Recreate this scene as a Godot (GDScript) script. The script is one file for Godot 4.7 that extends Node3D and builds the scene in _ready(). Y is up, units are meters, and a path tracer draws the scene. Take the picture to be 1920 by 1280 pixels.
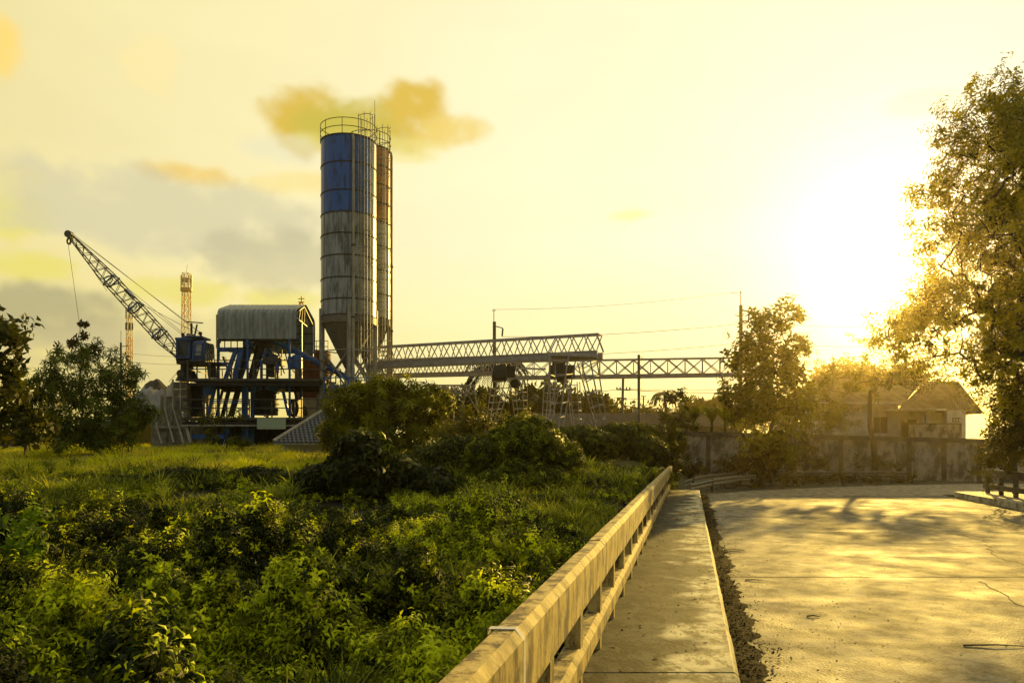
extends Node3D
# A concrete plant beside a small bridge at sunset. y is up, metres; the camera looks along -z.
# "ahead" (d) is the distance in front of the camera, EYE its height above the road.

const EYE := 1.9
const LEAN := 0.2227      # the bridge runs this far to +x for every metre ahead
const SUN_AZIMUTH := 25.8
const SUN_HEIGHT := 11.4

var rng := RandomNumberGenerator.new()
var names := {}
var bumps := FastNoiseLite.new()
var M := {}

# ------------------------------------------------------------------ shapes
class Sh:
	var v := PackedVector3Array()
	var n := PackedVector3Array()
	var c := PackedColorArray()
	var tint := Color.WHITE

	func tri(p: Vector3, q: Vector3, r: Vector3, np: Vector3, nq: Vector3, nr: Vector3) -> void:
		if (q - p).cross(r - p).dot(np + nq + nr) > 0.0:
			v.append(p); v.append(r); v.append(q)
			n.append(np); n.append(nr); n.append(nq)
		else:
			v.append(p); v.append(q); v.append(r)
			n.append(np); n.append(nq); n.append(nr)
		c.append(tint); c.append(tint); c.append(tint)

	func face(pts: Array, away: Vector3 = Vector3.ZERO) -> void:   # a flat convex face
		var k := Vector3.ZERO
		for i in range(1, pts.size() - 1):
			k += (pts[i] - pts[0]).cross(pts[i + 1] - pts[0])
		k = k.normalized()
		if away != Vector3.ZERO and k.dot(away) < 0.0:
			k = -k
		for i in range(1, pts.size() - 1):
			tri(pts[0], pts[i], pts[i + 1], k, k, k)

	func box(at: Vector3, size: Vector3, b: Basis = Basis()) -> void:
		var h := size / 2.0
		for ax in 3:
			for s in [-1.0, 1.0]:
				var o := Vector3.ZERO; o[ax] = s * h[ax]
				var u := Vector3.ZERO; u[(ax + 1) % 3] = h[(ax + 1) % 3]
				var w := Vector3.ZERO; w[(ax + 2) % 3] = h[(ax + 2) % 3]
				face([at + b * (o - u - w), at + b * (o + u - w), at + b * (o + u + w), at + b * (o - u + w)], b * o)

	func beam(p: Vector3, q: Vector3, w: float, h: float, up: Vector3 = Vector3.UP) -> void:
		var f := (q - p).normalized()
		var s := f.cross(up)
		if s.length() < 0.01:
			s = f.cross(Vector3.FORWARD)
		s = s.normalized()
		box((p + q) / 2.0, Vector3(w, h, p.distance_to(q)), Basis(s, s.cross(f).normalized(), -f))

	func tube(p: Vector3, q: Vector3, r0: float, r1: float = -1.0, k: int = 8, caps: bool = true) -> void:
		if r1 < 0.0:
			r1 = r0
		path([p, q], [r0, r1], k, caps)

	func path(pts: Array, rs: Array, k: int = 6, caps: bool = true) -> void:
		var rings := []
		var side := Vector3.ZERO
		for i in pts.size():
			var f: Vector3 = (pts[mini(i + 1, pts.size() - 1)] - pts[maxi(i - 1, 0)]).normalized()
			if side == Vector3.ZERO:
				side = f.cross(Vector3.UP if absf(f.y) < 0.9 else Vector3.RIGHT)
			side = (side - f * side.dot(f)).normalized()
			var other := f.cross(side)
			var ring := []
			for j in k:
				var a := TAU * j / k
				ring.append(side * cos(a) + other * sin(a))
			rings.append(ring)
		for i in pts.size() - 1:
			for j in k:
				var a: Vector3 = rings[i][j]
				var b: Vector3 = rings[i][(j + 1) % k]
				var a2: Vector3 = rings[i + 1][j]
				var b2: Vector3 = rings[i + 1][(j + 1) % k]
				tri(pts[i] + a * rs[i], pts[i] + b * rs[i], pts[i + 1] + b2 * rs[i + 1], a, b, b2)
				tri(pts[i] + a * rs[i], pts[i + 1] + b2 * rs[i + 1], pts[i + 1] + a2 * rs[i + 1], a, b2, a2)
		if caps:
			for e in [0, pts.size() - 1]:
				if rs[e] > 0.001:
					var ring := []
					for j in k:
						ring.append(pts[e] + rings[e][j] * rs[e])
					face(ring, (pts[e] - pts[1 if e == 0 else e - 1]))

	func lathe(prof: Array, at: Vector3, k: int = 24, a0: float = 0.0, a1: float = TAU) -> void:   # prof: Vector2(radius, height)
		for i in prof.size() - 1:
			var p: Vector2 = prof[i]
			var q: Vector2 = prof[i + 1]
			var m := Vector2(q.y - p.y, p.x - q.x).normalized()
			for j in k:
				var a := lerpf(a0, a1, float(j) / k)
				var b := lerpf(a0, a1, float(j + 1) / k)
				var da := Vector3(cos(a), 0, sin(a))
				var db := Vector3(cos(b), 0, sin(b))
				var na := da * m.x + Vector3.UP * m.y
				var nb := db * m.x + Vector3.UP * m.y
				tri(at + da * p.x + Vector3.UP * p.y, at + db * p.x + Vector3.UP * p.y, at + db * q.x + Vector3.UP * q.y, na, nb, nb)
				tri(at + da * p.x + Vector3.UP * p.y, at + db * q.x + Vector3.UP * q.y, at + da * q.x + Vector3.UP * q.y, na, nb, na)

	func slab(pts: Array, thick: Vector3) -> void:   # a flat outline given a thickness
		var far := []
		for p in pts:
			far.append(p + thick)
		face(pts, -thick)
		face(far, thick)
		var mid := Vector3.ZERO
		for p in pts:
			mid += p / pts.size()
		for i in pts.size():
			var j := (i + 1) % pts.size()
			face([pts[i], pts[j], far[j], far[i]], (pts[i] + pts[j]) / 2.0 - mid)

	func leaf(p: Vector3, dir: Vector3, up: Vector3, long: float, wide: float, droop: float = 0.2) -> void:
		var s := dir.cross(up).normalized()
		var u := s.cross(dir).normalized()
		var m := p + dir * long * 0.5 - u * wide * 0.12
		var tip := p + (dir - u * droop).normalized() * long
		var l := p + dir * long * 0.42 - s * wide * 0.5
		var r := p + dir * long * 0.42 + s * wide * 0.5
		var nl := (u - s * 0.25).normalized()
		var nr := (u + s * 0.25).normalized()
		tri(p, l, m, nl, nl, nl); tri(p, m, r, nr, nr, nr)
		tri(l, tip, m, nl, nl, nl); tri(m, tip, r, nr, nr, nr)

	func blade(p: Vector3, dir: Vector3, long: float, wide: float, bend: Vector3) -> void:   # a grass blade
		var s := dir.cross(bend + Vector3(0.01, 0, 0.02)).normalized() * wide * 0.5
		var a := p
		var b := p + dir * long * 0.45 + bend * long * 0.12
		var t := p + dir * long * 0.85 + bend * long * 0.5
		var k := s.cross(dir).normalized()
		tri(a - s, a + s, b + s, k, k, k); tri(a - s, b + s, b - s, k, k, k)
		tri(b - s, b + s, t, k, k, k)

	func mesh(colored: bool = false) -> ArrayMesh:
		var a := []
		a.resize(Mesh.ARRAY_MAX)
		a[Mesh.ARRAY_VERTEX] = v
		a[Mesh.ARRAY_NORMAL] = n
		if colored:
			a[Mesh.ARRAY_COLOR] = c
		var m := ArrayMesh.new()
		m.add_surface_from_arrays(Mesh.PRIMITIVE_TRIANGLES, a)
		return m

# ------------------------------------------------------------------ naming and placing
func numbered(called: String) -> String:
	names[called] = names.get(called, -1) + 1
	return called if names[called] == 0 else "%s_%03d" % [called, names[called]]

func origin_of(o: Node) -> Vector3:
	var p := Vector3.ZERO
	while o is Node3D and o != self:
		p += o.position
		o = o.get_parent()
	return p

func tag(o: Node, label: String, category: String = "", group: String = "", kind: String = "") -> Node:
	if label: o.set_meta("label", label)
	if category: o.set_meta("category", category)
	if group: o.set_meta("group", group)
	if kind: o.set_meta("kind", kind)
	return o

func thing(called: String, label: String, category: String, base: Vector3 = Vector3.ZERO, group: String = "") -> Node3D:
	var o := Node3D.new()
	o.name = numbered(called)
	o.position = base
	add_child(o)
	tag(o, label, category, group)
	return o

func put(called: String, sh: Sh, mat: Material, parent: Node = self, colored: bool = false) -> MeshInstance3D:   # one mesh; its points are in the world's axes
	var o := MeshInstance3D.new()
	o.name = numbered(called) if parent == self else called
	o.mesh = sh.mesh(colored)
	o.material_override = mat
	o.position = -origin_of(parent)
	parent.add_child(o, true)
	return o

func stuff(o: Node) -> Node:
	o.set_meta("kind", "stuff")
	return o

func structure(called: String, sh: Sh, mat: Material, label: String, colored: bool = false) -> MeshInstance3D:
	var o := put(called, sh, mat, self, colored)
	tag(o, label, called.replace("_", " "), "", "structure")
	return o

func scatter(called: String, mesh: Mesh, mat: Material, where: Array, tints: PackedColorArray, parent: Node = self) -> MultiMeshInstance3D:
	var mm := MultiMesh.new()
	mm.transform_format = MultiMesh.TRANSFORM_3D
	mm.use_colors = true
	mm.mesh = mesh
	mm.instance_count = where.size()
	for i in where.size():
		mm.set_instance_transform(i, where[i])
		mm.set_instance_color(i, tints[i])
	var o := MultiMeshInstance3D.new()
	o.name = numbered(called) if parent == self else called
	o.multimesh = mm
	o.material_override = mat
	o.position = -origin_of(parent)
	parent.add_child(o, true)
	stuff(o)
	return o

func at(x: float, y: float, d: float) -> Vector3:   # a surveyed point: two angles from the tripod and a distance
	return Vector3((x - 960.0) * d / 1500.0, EYE + (836.0 - y) * d / 1500.0, -d)

func along(s: float, y: float, d: float) -> Vector3:   # s metres to the side of the bridge's axis
	return Vector3(LEAN * d + s, y, -d)

func rnd(a: float, b: float) -> float:
	return rng.randf_range(a, b)

func gauss(s: float) -> Vector3:
	return Vector3(rng.randfn(0, s), rng.randfn(0, s), rng.randfn(0, s))

func mixed(a: Color, b: Color, t: float) -> Color:
	return a.lerp(b, t)

# ------------------------------------------------------------------ materials
func lin(r: float, g: float, b: float) -> Color:
	return Color(r, g, b).linear_to_srgb()

func plain(c: Color, rough: float = 0.7, metal: float = 0.0) -> StandardMaterial3D:
	var m := StandardMaterial3D.new()
	m.albedo_color = c
	m.roughness = rough
	m.metallic = metal
	return m

func noise_tex(kind: int, freq: float, seed_no: int, ramp: Array, size: int = 512, octaves: int = 5, as_normal: bool = false, bump: float = 4.0) -> NoiseTexture2D:
	var f := FastNoiseLite.new()
	f.noise_type = kind
	f.frequency = freq
	f.seed = seed_no
	f.fractal_octaves = octaves
	f.fractal_gain = 0.74 if size > 512 else 0.68
	var t := NoiseTexture2D.new()
	t.width = size; t.height = size
	t.seamless = true
	t.noise = f
	if as_normal:
		t.as_normal_map = true
		t.bump_strength = bump
	elif ramp.size():
		var g := Gradient.new()
		var offs := PackedFloat32Array()
		var cols := PackedColorArray()
		for r in ramp:
			offs.append(r[0]); cols.append(r[1])
		g.offsets = offs; g.colors = cols
		t.color_ramp = g
	return t

func worn(ramp: Array, scale: Vector3, rough: float, freq: float, seed_no: int, bump: float = 0.0, metal: float = 0.0, size: int = 512) -> StandardMaterial3D:   # weathered surface, the same grain in the whole place
	var m := StandardMaterial3D.new()
	m.albedo_texture = noise_tex(FastNoiseLite.TYPE_SIMPLEX_SMOOTH, freq * .4, seed_no, ramp, size, 7)
	m.roughness = rough
	m.metallic = metal
	m.uv1_triplanar = true
	m.uv1_world_triplanar = true
	m.uv1_scale = scale
	if bump > 0.0:
		m.normal_enabled = true
		m.normal_texture = noise_tex(FastNoiseLite.TYPE_SIMPLEX_SMOOTH, freq * 2.5, seed_no + 50, [], size, 5, true, bump * .3)
	return m

func leafy(rough: float, through: float) -> StandardMaterial3D:
	var m := plain(Color.WHITE, rough)
	m.vertex_color_use_as_albedo = true
	m.metallic_specular = .3
	m.backlight_enabled = true
	m.backlight = Color(through, through, through * 0.45)
	return m

func make_materials() -> void:
	M.rail = worn([[0.0, lin(.02, .014, .005)], [0.34, lin(.09, .065, .025)], [0.46, lin(.26, .185, .055)], [0.58, lin(.45, .335, .10)], [1.0, lin(.66, .55, .24)]], Vector3(.9, .36, .9), .8, .012, 8, 4.0, 0.0, 1024)
	M.pavement = worn([[0.0, lin(.10, .088, .05)], [0.42, lin(.26, .235, .14)], [0.50, lin(.55, .51, .34)], [1.0, lin(.74, .70, .50)]], Vector3(.5, .33, .33), .72, .016, 12, 4.0, 0.0, 1024)
	M.pavement.vertex_color_use_as_albedo = true
	M.pavement.metallic_specular = .22
	M.road = worn([[0.0, lin(.05, .043, .027)], [0.40, lin(.12, .104, .066)], [0.55, lin(.23, .20, .13)], [1.0, lin(.36, .32, .21)]], Vector3(.25, .25, .25), .66, .018, 21, 9.0, 0.0, 1024)
	M.road.vertex_color_use_as_albedo = true
	M.road.metallic_specular = .42
	M.road.normal_texture = noise_tex(FastNoiseLite.TYPE_SIMPLEX_SMOOTH, .11, 24, [], 1024, 4, true, 2.2)
	M.road.roughness = 1.0
	M.road.roughness_texture = noise_tex(FastNoiseLite.TYPE_SIMPLEX_SMOOTH, .004, 23, [[0.0, Color(.62, .62, .62)], [1.0, Color(.92, .92, .92)]], 512, 4)
	M.mortar = worn([[0.0, lin(.45, .43, .38)], [1.0, lin(.72, .70, .64)]], Vector3(2, 2, 2), .9, .03, 5, 6.0)
	M.wall = worn([[0.0, lin(.06, .052, .04)], [0.33, lin(.14, .125, .095)], [0.5, lin(.36, .33, .26)], [1.0, lin(.52, .48, .39)]], Vector3(.25, .12, .25), .9, .012, 33, 3.0, 0.0, 1024)
	M.coping = worn([[0.0, lin(.03, .027, .02)], [0.5, lin(.10, .09, .07)], [1.0, lin(.19, .17, .13)]], Vector3(.5, .5, .5), .9, .015, 35, 4.0)
	M.soil = worn([[0.0, lin(.012, .010, .006)], [0.5, lin(.035, .03, .018)], [1.0, lin(.075, .062, .036)]], Vector3(.5, .5, .5), .95, .02, 41, 6.0)
	M.bank = worn([[0.0, lin(.35, .35, .35)], [0.5, lin(.6, .6, .6)], [1.0, lin(.95, .95, .95)]], Vector3(.22, .22, .22), .95, .02, 43, 4.0)
	M.bank.vertex_color_use_as_albedo = true
	M.soil.metallic_specular = .1
	M.litter = leafy(.95, .15)
	M.litter.metallic_specular = .08
	M.blue = worn([[0.0, lin(.008, .025, .08)], [0.35, lin(.012, .08, .28)], [0.6, lin(.018, .12, .42)], [1.0, lin(.026, .155, .50)]], Vector3(.7, .35, .7), .45, .012, 51)
	M.silo_blue = worn([[0.0, lin(.006, .016, .04)], [0.36, lin(.010, .06, .22)], [0.5, lin(.014, .10, .40)], [1.0, lin(.02, .125, .48)]], Vector3(.9, .16, .9), .34, .012, 53)
	M.silo_grey = worn([[0.0, lin(.04, .042, .042)], [0.36, lin(.11, .12, .125)], [0.5, lin(.24, .255, .265)], [1.0, lin(.44, .45, .44)]], Vector3(.9, .13, .9), .34, .014, 57)
	M.silo_orange = worn([[0.0, lin(.12, .04, .006)], [0.4, lin(.36, .13, .012)], [0.6, lin(.60, .27, .016)], [1.0, lin(.66, .33, .03)]], Vector3(.9, .2, .9), .34, .014, 59)
	M.silo_white = worn([[0.0, lin(.25, .23, .18)], [0.5, lin(.48, .46, .38)], [1.0, lin(.62, .60, .52)]], Vector3(.9, .2, .9), .34, .014, 61)
	M.cone = worn([[0.0, lin(.08, .07, .055)], [1.0, lin(.21, .19, .16)]], Vector3(.5, .3, .5), .6, .012, 63)
	M.band = worn([[0.0, lin(.012, .012, .01)], [1.0, lin(.06, .058, .05)]], Vector3(1, 1, 1), .8, .02, 65)
	M.steel = worn([[0.0, lin(.02, .018, .014)], [0.5, lin(.06, .057, .048)], [1.0, lin(.12, .112, .092)]], Vector3(1, 1, 1), .6, .02, 67)
	M.dark = plain(lin(.012, .012, .012), .7)
	M.pale = worn([[0.0, lin(.09, .08, .06)], [0.4, lin(.26, .245, .20)], [1.0, lin(.48, .46, .39)]], Vector3(1.2, .3, 1.2), .55, .02, 69)
	M.sheet = worn([[0.0, lin(.14, .16, .155)], [0.5, lin(.27, .30, .29)], [1.0, lin(.38, .41, .40)]], Vector3(.6, .2, .6), .45, .013, 71)
	M.gantry = worn([[0.0, lin(.17, .155, .14)], [0.5, lin(.33, .31, .30)], [1.0, lin(.46, .44, .43)]], Vector3(.8, .8, .8), .6, .02, 73)
	M.rust = worn([[0.0, lin(.025, .009, .005)], [0.5, lin(.085, .026, .014)], [1.0, lin(.16, .052, .028)]], Vector3(.6, .22, .6), .8, .014, 75)
	M.gravel = worn([[0.0, lin(.10, .10, .105)], [0.5, lin(.28, .285, .29)], [1.0, lin(.48, .48, .48)]], Vector3(.6, .6, .6), .95, .12, 77, 14.0)
	M.brown_stone = worn([[0.0, lin(.03, .024, .014)], [1.0, lin(.11, .085, .05)]], Vector3(.6, .6, .6), .95, .05, 79, 12.0)
	M.bin = worn([[0.0, lin(.09, .08, .06)], [0.5, lin(.21, .19, .14)], [1.0, lin(.34, .31, .23)]], Vector3(.6, .3, .6), .9, .018, 81, 4.0)
	M.tile = worn([[0.0, lin(.05, .055, .065)], [0.5, lin(.11, .12, .14)], [1.0, lin(.18, .195, .22)]], Vector3(.8, .8, .8), .7, .02, 83)
	M.roof = worn([[0.0, lin(.06, .042, .026)], [0.5, lin(.14, .105, .07)], [1.0, lin(.24, .19, .13)]], Vector3(.35, .35, .35), .8, .016, 85)
	M.shed_roof = worn([[0.0, lin(.04, .033, .025)], [1.0, lin(.12, .10, .078)]], Vector3(.4, .4, .4), .8, .016, 87)
	M.shed_roof.metallic_specular = .12
	M.roof.metallic_specular = .2
	M.plaster = worn([[0.0, lin(.36, .33, .27)], [0.5, lin(.55, .52, .44)], [1.0, lin(.66, .63, .55)]], Vector3(.4, .25, .4), .85, .014, 89)
	M.bark = worn([[0.0, lin(.016, .012, .008)], [0.5, lin(.05, .038, .024)], [1.0, lin(.10, .08, .052)]], Vector3(2.5, .7, 2.5), .95, .02, 91, 6.0)
	M.pole = worn([[0.0, lin(.06, .052, .04)], [1.0, lin(.17, .15, .115)]], Vector3(1, .3, 1), .9, .02, 93)
	M.sign = plain(lin(.34, .44, .30), .6)
	M.cloth = worn([[0.0, lin(.012, .013, .012)], [1.0, lin(.035, .037, .033)]], Vector3(.8, .4, .8), .85, .016, 95, 6.0)
	M.mast_red = plain(lin(.70, .42, .07), .6)
	M.mast_white = plain(lin(.78, .68, .42), .6)
	M.wire = plain(lin(.02, .02, .02), .6)
	M.yellow = plain(lin(.45, .30, .04), .6)
	M.wood = worn([[0.0, lin(.05, .028, .012)], [1.0, lin(.16, .095, .045)]], Vector3(3, .5, 3), .8, .02, 97)
	M.leaf = leafy(.5, .95)
	M.grass = leafy(.6, 1.0)
	var g := plain(lin(.5, .52, .5), .08)
	g.transparency = BaseMaterial3D.TRANSPARENCY_ALPHA
	g.albedo_color.a = 0.25
	M.glass = g
	M.crane_blue = worn([[0.0, lin(.006, .016, .05)], [0.5, lin(.012, .06, .20)], [1.0, lin(.018, .085, .27)]], Vector3(.7, .35, .7), .45, .012, 52)
	M.barrier = worn([[0.0, lin(.04, .036, .028)], [0.5, lin(.12, .11, .09)], [1.0, lin(.24, .225, .185)]], Vector3(.8, .8, .8), .45, .02, 54)
	M.cab_glass = plain(lin(.03, .036, .034), .12)  # opaque pane; the dark inside of the cab is put into its colour
# ------------------------------------------------------------------ sky, camera, sun
func toward(az: float, el: float) -> Vector3:
	var a := deg_to_rad(az)
	var e := deg_to_rad(el)
	return Vector3(sin(a) * cos(e), sin(e), -cos(a) * cos(e))

func sky_at(angle: float) -> Vector3:   # air colour by the angle to the sun, in degrees
	var key := [[0.0, Vector3(5.0, 4.4, 2.7)], [2.5, Vector3(2.4, 2.15, 1.4)], [6.0, Vector3(1.25, 1.18, .88)], [11.0, Vector3(1.0, .95, .69)], [18.0, Vector3(.96, .90, .61)], [28.0, Vector3(.92, .85, .55)],
		[42.0, Vector3(.88, .79, .44)], [58.0, Vector3(.79, .69, .34)], [80.0, Vector3(.50, .45, .28)], [110.0, Vector3(.27, .275, .245)], [150.0, Vector3(.17, .19, .225)], [181.0, Vector3(.155, .18, .23)]]
	for i in key.size() - 1:
		if angle < key[i + 1][0]:
			var t: float = (angle - key[i][0]) / (key[i + 1][0] - key[i][0])
			return key[i][1].lerp(key[i + 1][1], t)
	return key[-1][1]

func make_sky() -> ImageTexture:
	var w := 2048
	var h := 1024
	var ramp := PackedVector3Array()
	for i in 721:
		ramp.append(sky_at(i * 0.25))
	var f := FastNoiseLite.new()
	f.noise_type = FastNoiseLite.TYPE_SIMPLEX_SMOOTH
	f.seed = 5; f.frequency = 9.0; f.fractal_octaves = 6; f.fractal_gain = .58
	var soft := FastNoiseLite.new()
	soft.noise_type = FastNoiseLite.TYPE_SIMPLEX_SMOOTH
	soft.seed = 9; soft.frequency = 2.2; soft.fractal_octaves = 4
	# azimuth, height, half width, half height, colour, strength
	var gold := Vector3(.80, .52, .10)
	var lemon := Vector3(.76, .68, .14)
	var grey := Vector3(.60, .56, .37)
	var clouds := [
		[-14.5, 21.5, 2.5, 1.7, Vector3(.66, .46, .075), 1.0], [-12.8, 21.2, 2.4, 1.35, Vector3(.60, .46, .075), 1.0], [-11.0, 21.3, 3.2, 1.35, Vector3(.54, .46, .075), 1.0], [-8.6, 21.8, 2.6, 1.3, Vector3(.58, .46, .08), 1.0], [-6.8, 22.4, 2.1, 1.7, Vector3(.68, .47, .08), 1.0], [-4.7, 21.4, 2.3, 1.0, Vector3(.80, .60, .16), .9], [-9.8, 20.2, 5.0, .7, Vector3(.80, .70, .24), .6],
		[-21.8, 17.5, 2.6, .65, gold, .75], [-15.6, 17.5, 2.9, .7, Vector3(.86, .68, .22), .6], [-33.0, 22.6, 1.3, 1.5, Vector3(.93, .65, .16), .85], [-24.4, 23.5, 1.5, 1.4, Vector3(.92, .76, .33), .4],
		[-32.6, 13.7, 2.2, 1.6, lemon, .75], [-31.5, 11.0, 2.8, .8, lemon, .75], [-22.5, 10.1, 3.4, .75, lemon, .65], [-16.0, 9.9, 2.8, .6, lemon, .6], [-32.1, 15.9, 1.8, .7, Vector3(.88, .74, .2), .5],
		[-24.0, 15.0, 10.0, 2.3, grey, .75], [-16.3, 12.6, 4.2, 1.7, Vector3(.48, .45, .29), .6], [-30.1, 8.1, 4.4, 1.6, Vector3(.37, .345, .20), .8], [-27.0, 6.9, 3.4, 1.2, Vector3(.44, .39, .22), .6], [-21.0, 6.0, 9.0, 2.2, Vector3(.60, .52, .27), .6],
		[-16.3, 19.6, 2.6, .8, Vector3(.70, .69, .52), .4], [8.4, 15.9, 1.2, .32, Vector3(1.0, .8, .32), .7], [27.8, 20.9, 2.4, .6, Vector3(1.0, .88, .5), .4], [14.0, 19.4, 1.8, .4, Vector3(1.0, .92, .6), .3],
		[-46.0, 16.0, 9.0, 2.4, grey, .7], [-58.0, 21.0, 7.0, 2.0, gold, .5], [47.0, 19.0, 8.0, 1.6, Vector3(.95, .75, .3), .5], [62.0, 13.0, 9.0, 1.8, grey, .5], [-75.0, 12.0, 12.0, 2.0, grey, .6]]
	var sun := toward(SUN_AZIMUTH, SUN_HEIGHT)
	var px := PackedFloat32Array()
	px.resize(w * h * 3)
	for j in h:
		var el := 90.0 - (j + 0.5) * 180.0 / h
		var y := sin(deg_to_rad(el))
		var cy := cos(deg_to_rad(el))
		var near := []
		if el > -1.0:
			for c in clouds:
				if absf(el - c[1]) < c[3] * 2.6:
					near.append(c)
		var low := clampf(el / 14.0, 0.0, 1.0)
		var rise := smoothstep(35.0, 90.0, el)
		for i in w:
			var az := (i + 0.5) * 360.0 / w
			var a := deg_to_rad(az)
			if az > 180.0:
				az -= 360.0
			var dir := Vector3(sin(a) * cy, y, -cos(a) * cy)
			var ang := rad_to_deg(acos(clampf(dir.dot(sun), -1.0, 1.0)))
			var k := ang * 4.0
			var k0 := int(k)
			var col := ramp[k0].lerp(ramp[mini(k0 + 1, 720)], k - k0)
			col.z *= lerpf(.52, 1.0, low)
			col.y *= lerpf(.95, 1.0, low)
			col = col.lerp(Vector3(.42, .42, .40), rise * .6)
			if el > -1.0:
				var s := soft.get_noise_3d(dir.x * 1.2, dir.y * 4.0, dir.z * 1.2)
				col *= 1.0 + .05 * s
				for c in near:
					var dx: float = (az - c[0]) / c[2]
					if absf(dx) > 2.6:
						continue
					var dy: float = (el - c[1]) / c[3]
					var q := dx * dx + dy * dy
					if q > 6.5:
						continue
					var e := f.get_noise_3d(dir.x * 1.3, dir.y * 2.0, dir.z * 1.3) 
					var m: float = smoothstep(1.0, .15, q * .48 - e * .85) * c[5]
					col = col.lerp(c[4], m)
			var o := (j * w + i) * 3
			col *= .80
			px[o] = col.x; px[o + 1] = col.y; px[o + 2] = col.z
	return ImageTexture.create_from_image(Image.create_from_data(w, h, false, Image.FORMAT_RGBF, px.to_byte_array()))

func make_view() -> void:
	var cam := Camera3D.new()
	cam.name = "camera"
	cam.projection = Camera3D.PROJECTION_FRUSTUM
	cam.near = 0.1
	cam.size = 2.0 * 0.1 * 640.0 / 1500.0
	cam.frustum_offset = Vector2(0, 0.1 * 196.0 / 1500.0)
	cam.far = 1500.0
	cam.position = Vector3(0, EYE, 0)
	add_child(cam)
	cam.current = true
	var env := Environment.new()
	env.background_mode = Environment.BG_SKY
	var sky := Sky.new()
	var pan := PanoramaSkyMaterial.new()
	pan.panorama = make_sky()
	sky.sky_material = pan
	env.sky = sky
	env.tonemap_mode = Environment.TONE_MAPPER_LINEAR
	env.tonemap_exposure = 1.42
	env.sdfgi_enabled = true
	env.ssao_enabled = true
	env.ssil_enabled = true
	env.volumetric_fog_enabled = FOG > 0.0
	env.volumetric_fog_density = FOG
	env.volumetric_fog_albedo = Color(1.0, .92, .66)
	env.volumetric_fog_anisotropy = 0.92
	var we := WorldEnvironment.new()
	we.name = "sky"
	we.environment = env
	add_child(we)
	var sun := DirectionalLight3D.new()
	sun.name = "sun"
	sun.light_energy = 1.6
	sun.light_color = Color(1.0, .825, .40)
	sun.light_angular_distance = 0.6
	sun.shadow_enabled = true
	add_child(sun)
	sun.look_at_from_position(Vector3.ZERO, -toward(SUN_AZIMUTH, SUN_HEIGHT))

const FOG := 0.00038
# ------------------------------------------------------------------ ground
func shelf(d: float) -> float:   # height of the left bank, by the distance ahead
	var key := [[-20.0, -1.2], [4.0, -.85], [8.0, -.45], [12.0, -.32], [16.0, -.12], [20.0, .18], [24.0, .55], [28.0, .9], [32.0, 1.18], [40.0, 1.5], [46.0, 1.66], [70.0, 1.75], [900.0, 1.8]]
	for i in key.size() - 1:
		if d < key[i + 1][0]:
			return lerpf(key[i][1], key[i + 1][1], clampf((d - key[i][0]) / (key[i + 1][0] - key[i][0]), 0.0, 1.0))
	return 1.8

func wall_base(x: float) -> float:
	return lerpf(.36, -.14, clampf((x - 9.9) / 17.1, -.3, 2.0))

func ground_y(x: float, d: float) -> float:
	var s := x - LEAN * d
	var left := shelf(d) + bumps.get_noise_2d(x * 3.0, d * 3.0) * .22 * smoothstep(50.0, 25.0, d)
	var right := -.06
	if d < 31.0:
		right = -1.2
	if s > 12.0 and d < 31.0:
		right = lerpf(-1.2, -.1, smoothstep(12.0, 20.0, s))
	if d > 42.0:
		right = lerpf(-.06, wall_base(x) - .02, smoothstep(42.0, 46.0, d))
		right = lerpf(right, 1.1, smoothstep(48.2, 49.4, d))
		right = lerpf(right, 1.6, smoothstep(49.4, 70.0, d))
	var edge := -.9 if d < 31.0 else lerpf(-.9, .2, smoothstep(31.0, 34.0, d))
	var t := smoothstep(edge - 2.6, edge - .1, s) if d > 31.0 else smoothstep(edge - .8, edge - .1, s)
	return lerpf(left, right, t)

func make_ground() -> void:
	var xs := []
	var ds := []
	var x := -420.0
	while x < 420.0:
		xs.append(x)
		x += 0.55 if absf(x - 3.0) < 27.0 else (3.0 if absf(x) < 80.0 else 20.0)
	var d := -25.0
	while d < 1000.0:
		ds.append(d)
		d += 0.55 if d > 3.0 and d < 53.0 else (2.0 if d < 110.0 else 60.0)
	var sh := Sh.new()
	var rows := []
	for dd in ds:
		var row := []
		for xx in xs:
			row.append(Vector3(xx, ground_y(xx, dd), -dd))
		rows.append(row)
	var nor := func(p: Vector3) -> Vector3:
		var e := .4
		return Vector3(ground_y(p.x - e, -p.z) - ground_y(p.x + e, -p.z), 2.0 * e, ground_y(p.x, -p.z + e) - ground_y(p.x, -p.z - e)).normalized()
	var ns := []
	for row in rows:
		var nrow := []
		for p in row:
			nrow.append(nor.call(p))
		ns.append(nrow)
	for i in rows.size() - 1:
		for j in xs.size() - 1:
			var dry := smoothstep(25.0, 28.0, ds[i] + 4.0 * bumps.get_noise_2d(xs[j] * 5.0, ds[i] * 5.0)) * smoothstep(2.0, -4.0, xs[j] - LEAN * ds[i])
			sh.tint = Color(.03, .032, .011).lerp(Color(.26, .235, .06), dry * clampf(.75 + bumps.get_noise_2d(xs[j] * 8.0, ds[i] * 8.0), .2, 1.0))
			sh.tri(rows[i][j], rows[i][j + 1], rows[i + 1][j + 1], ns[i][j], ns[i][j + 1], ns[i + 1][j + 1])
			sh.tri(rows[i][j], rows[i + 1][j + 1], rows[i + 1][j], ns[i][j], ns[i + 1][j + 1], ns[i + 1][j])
	structure("ground", sh, M.bank, "sloping canal bank and waste land under the weeds", true)

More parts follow.
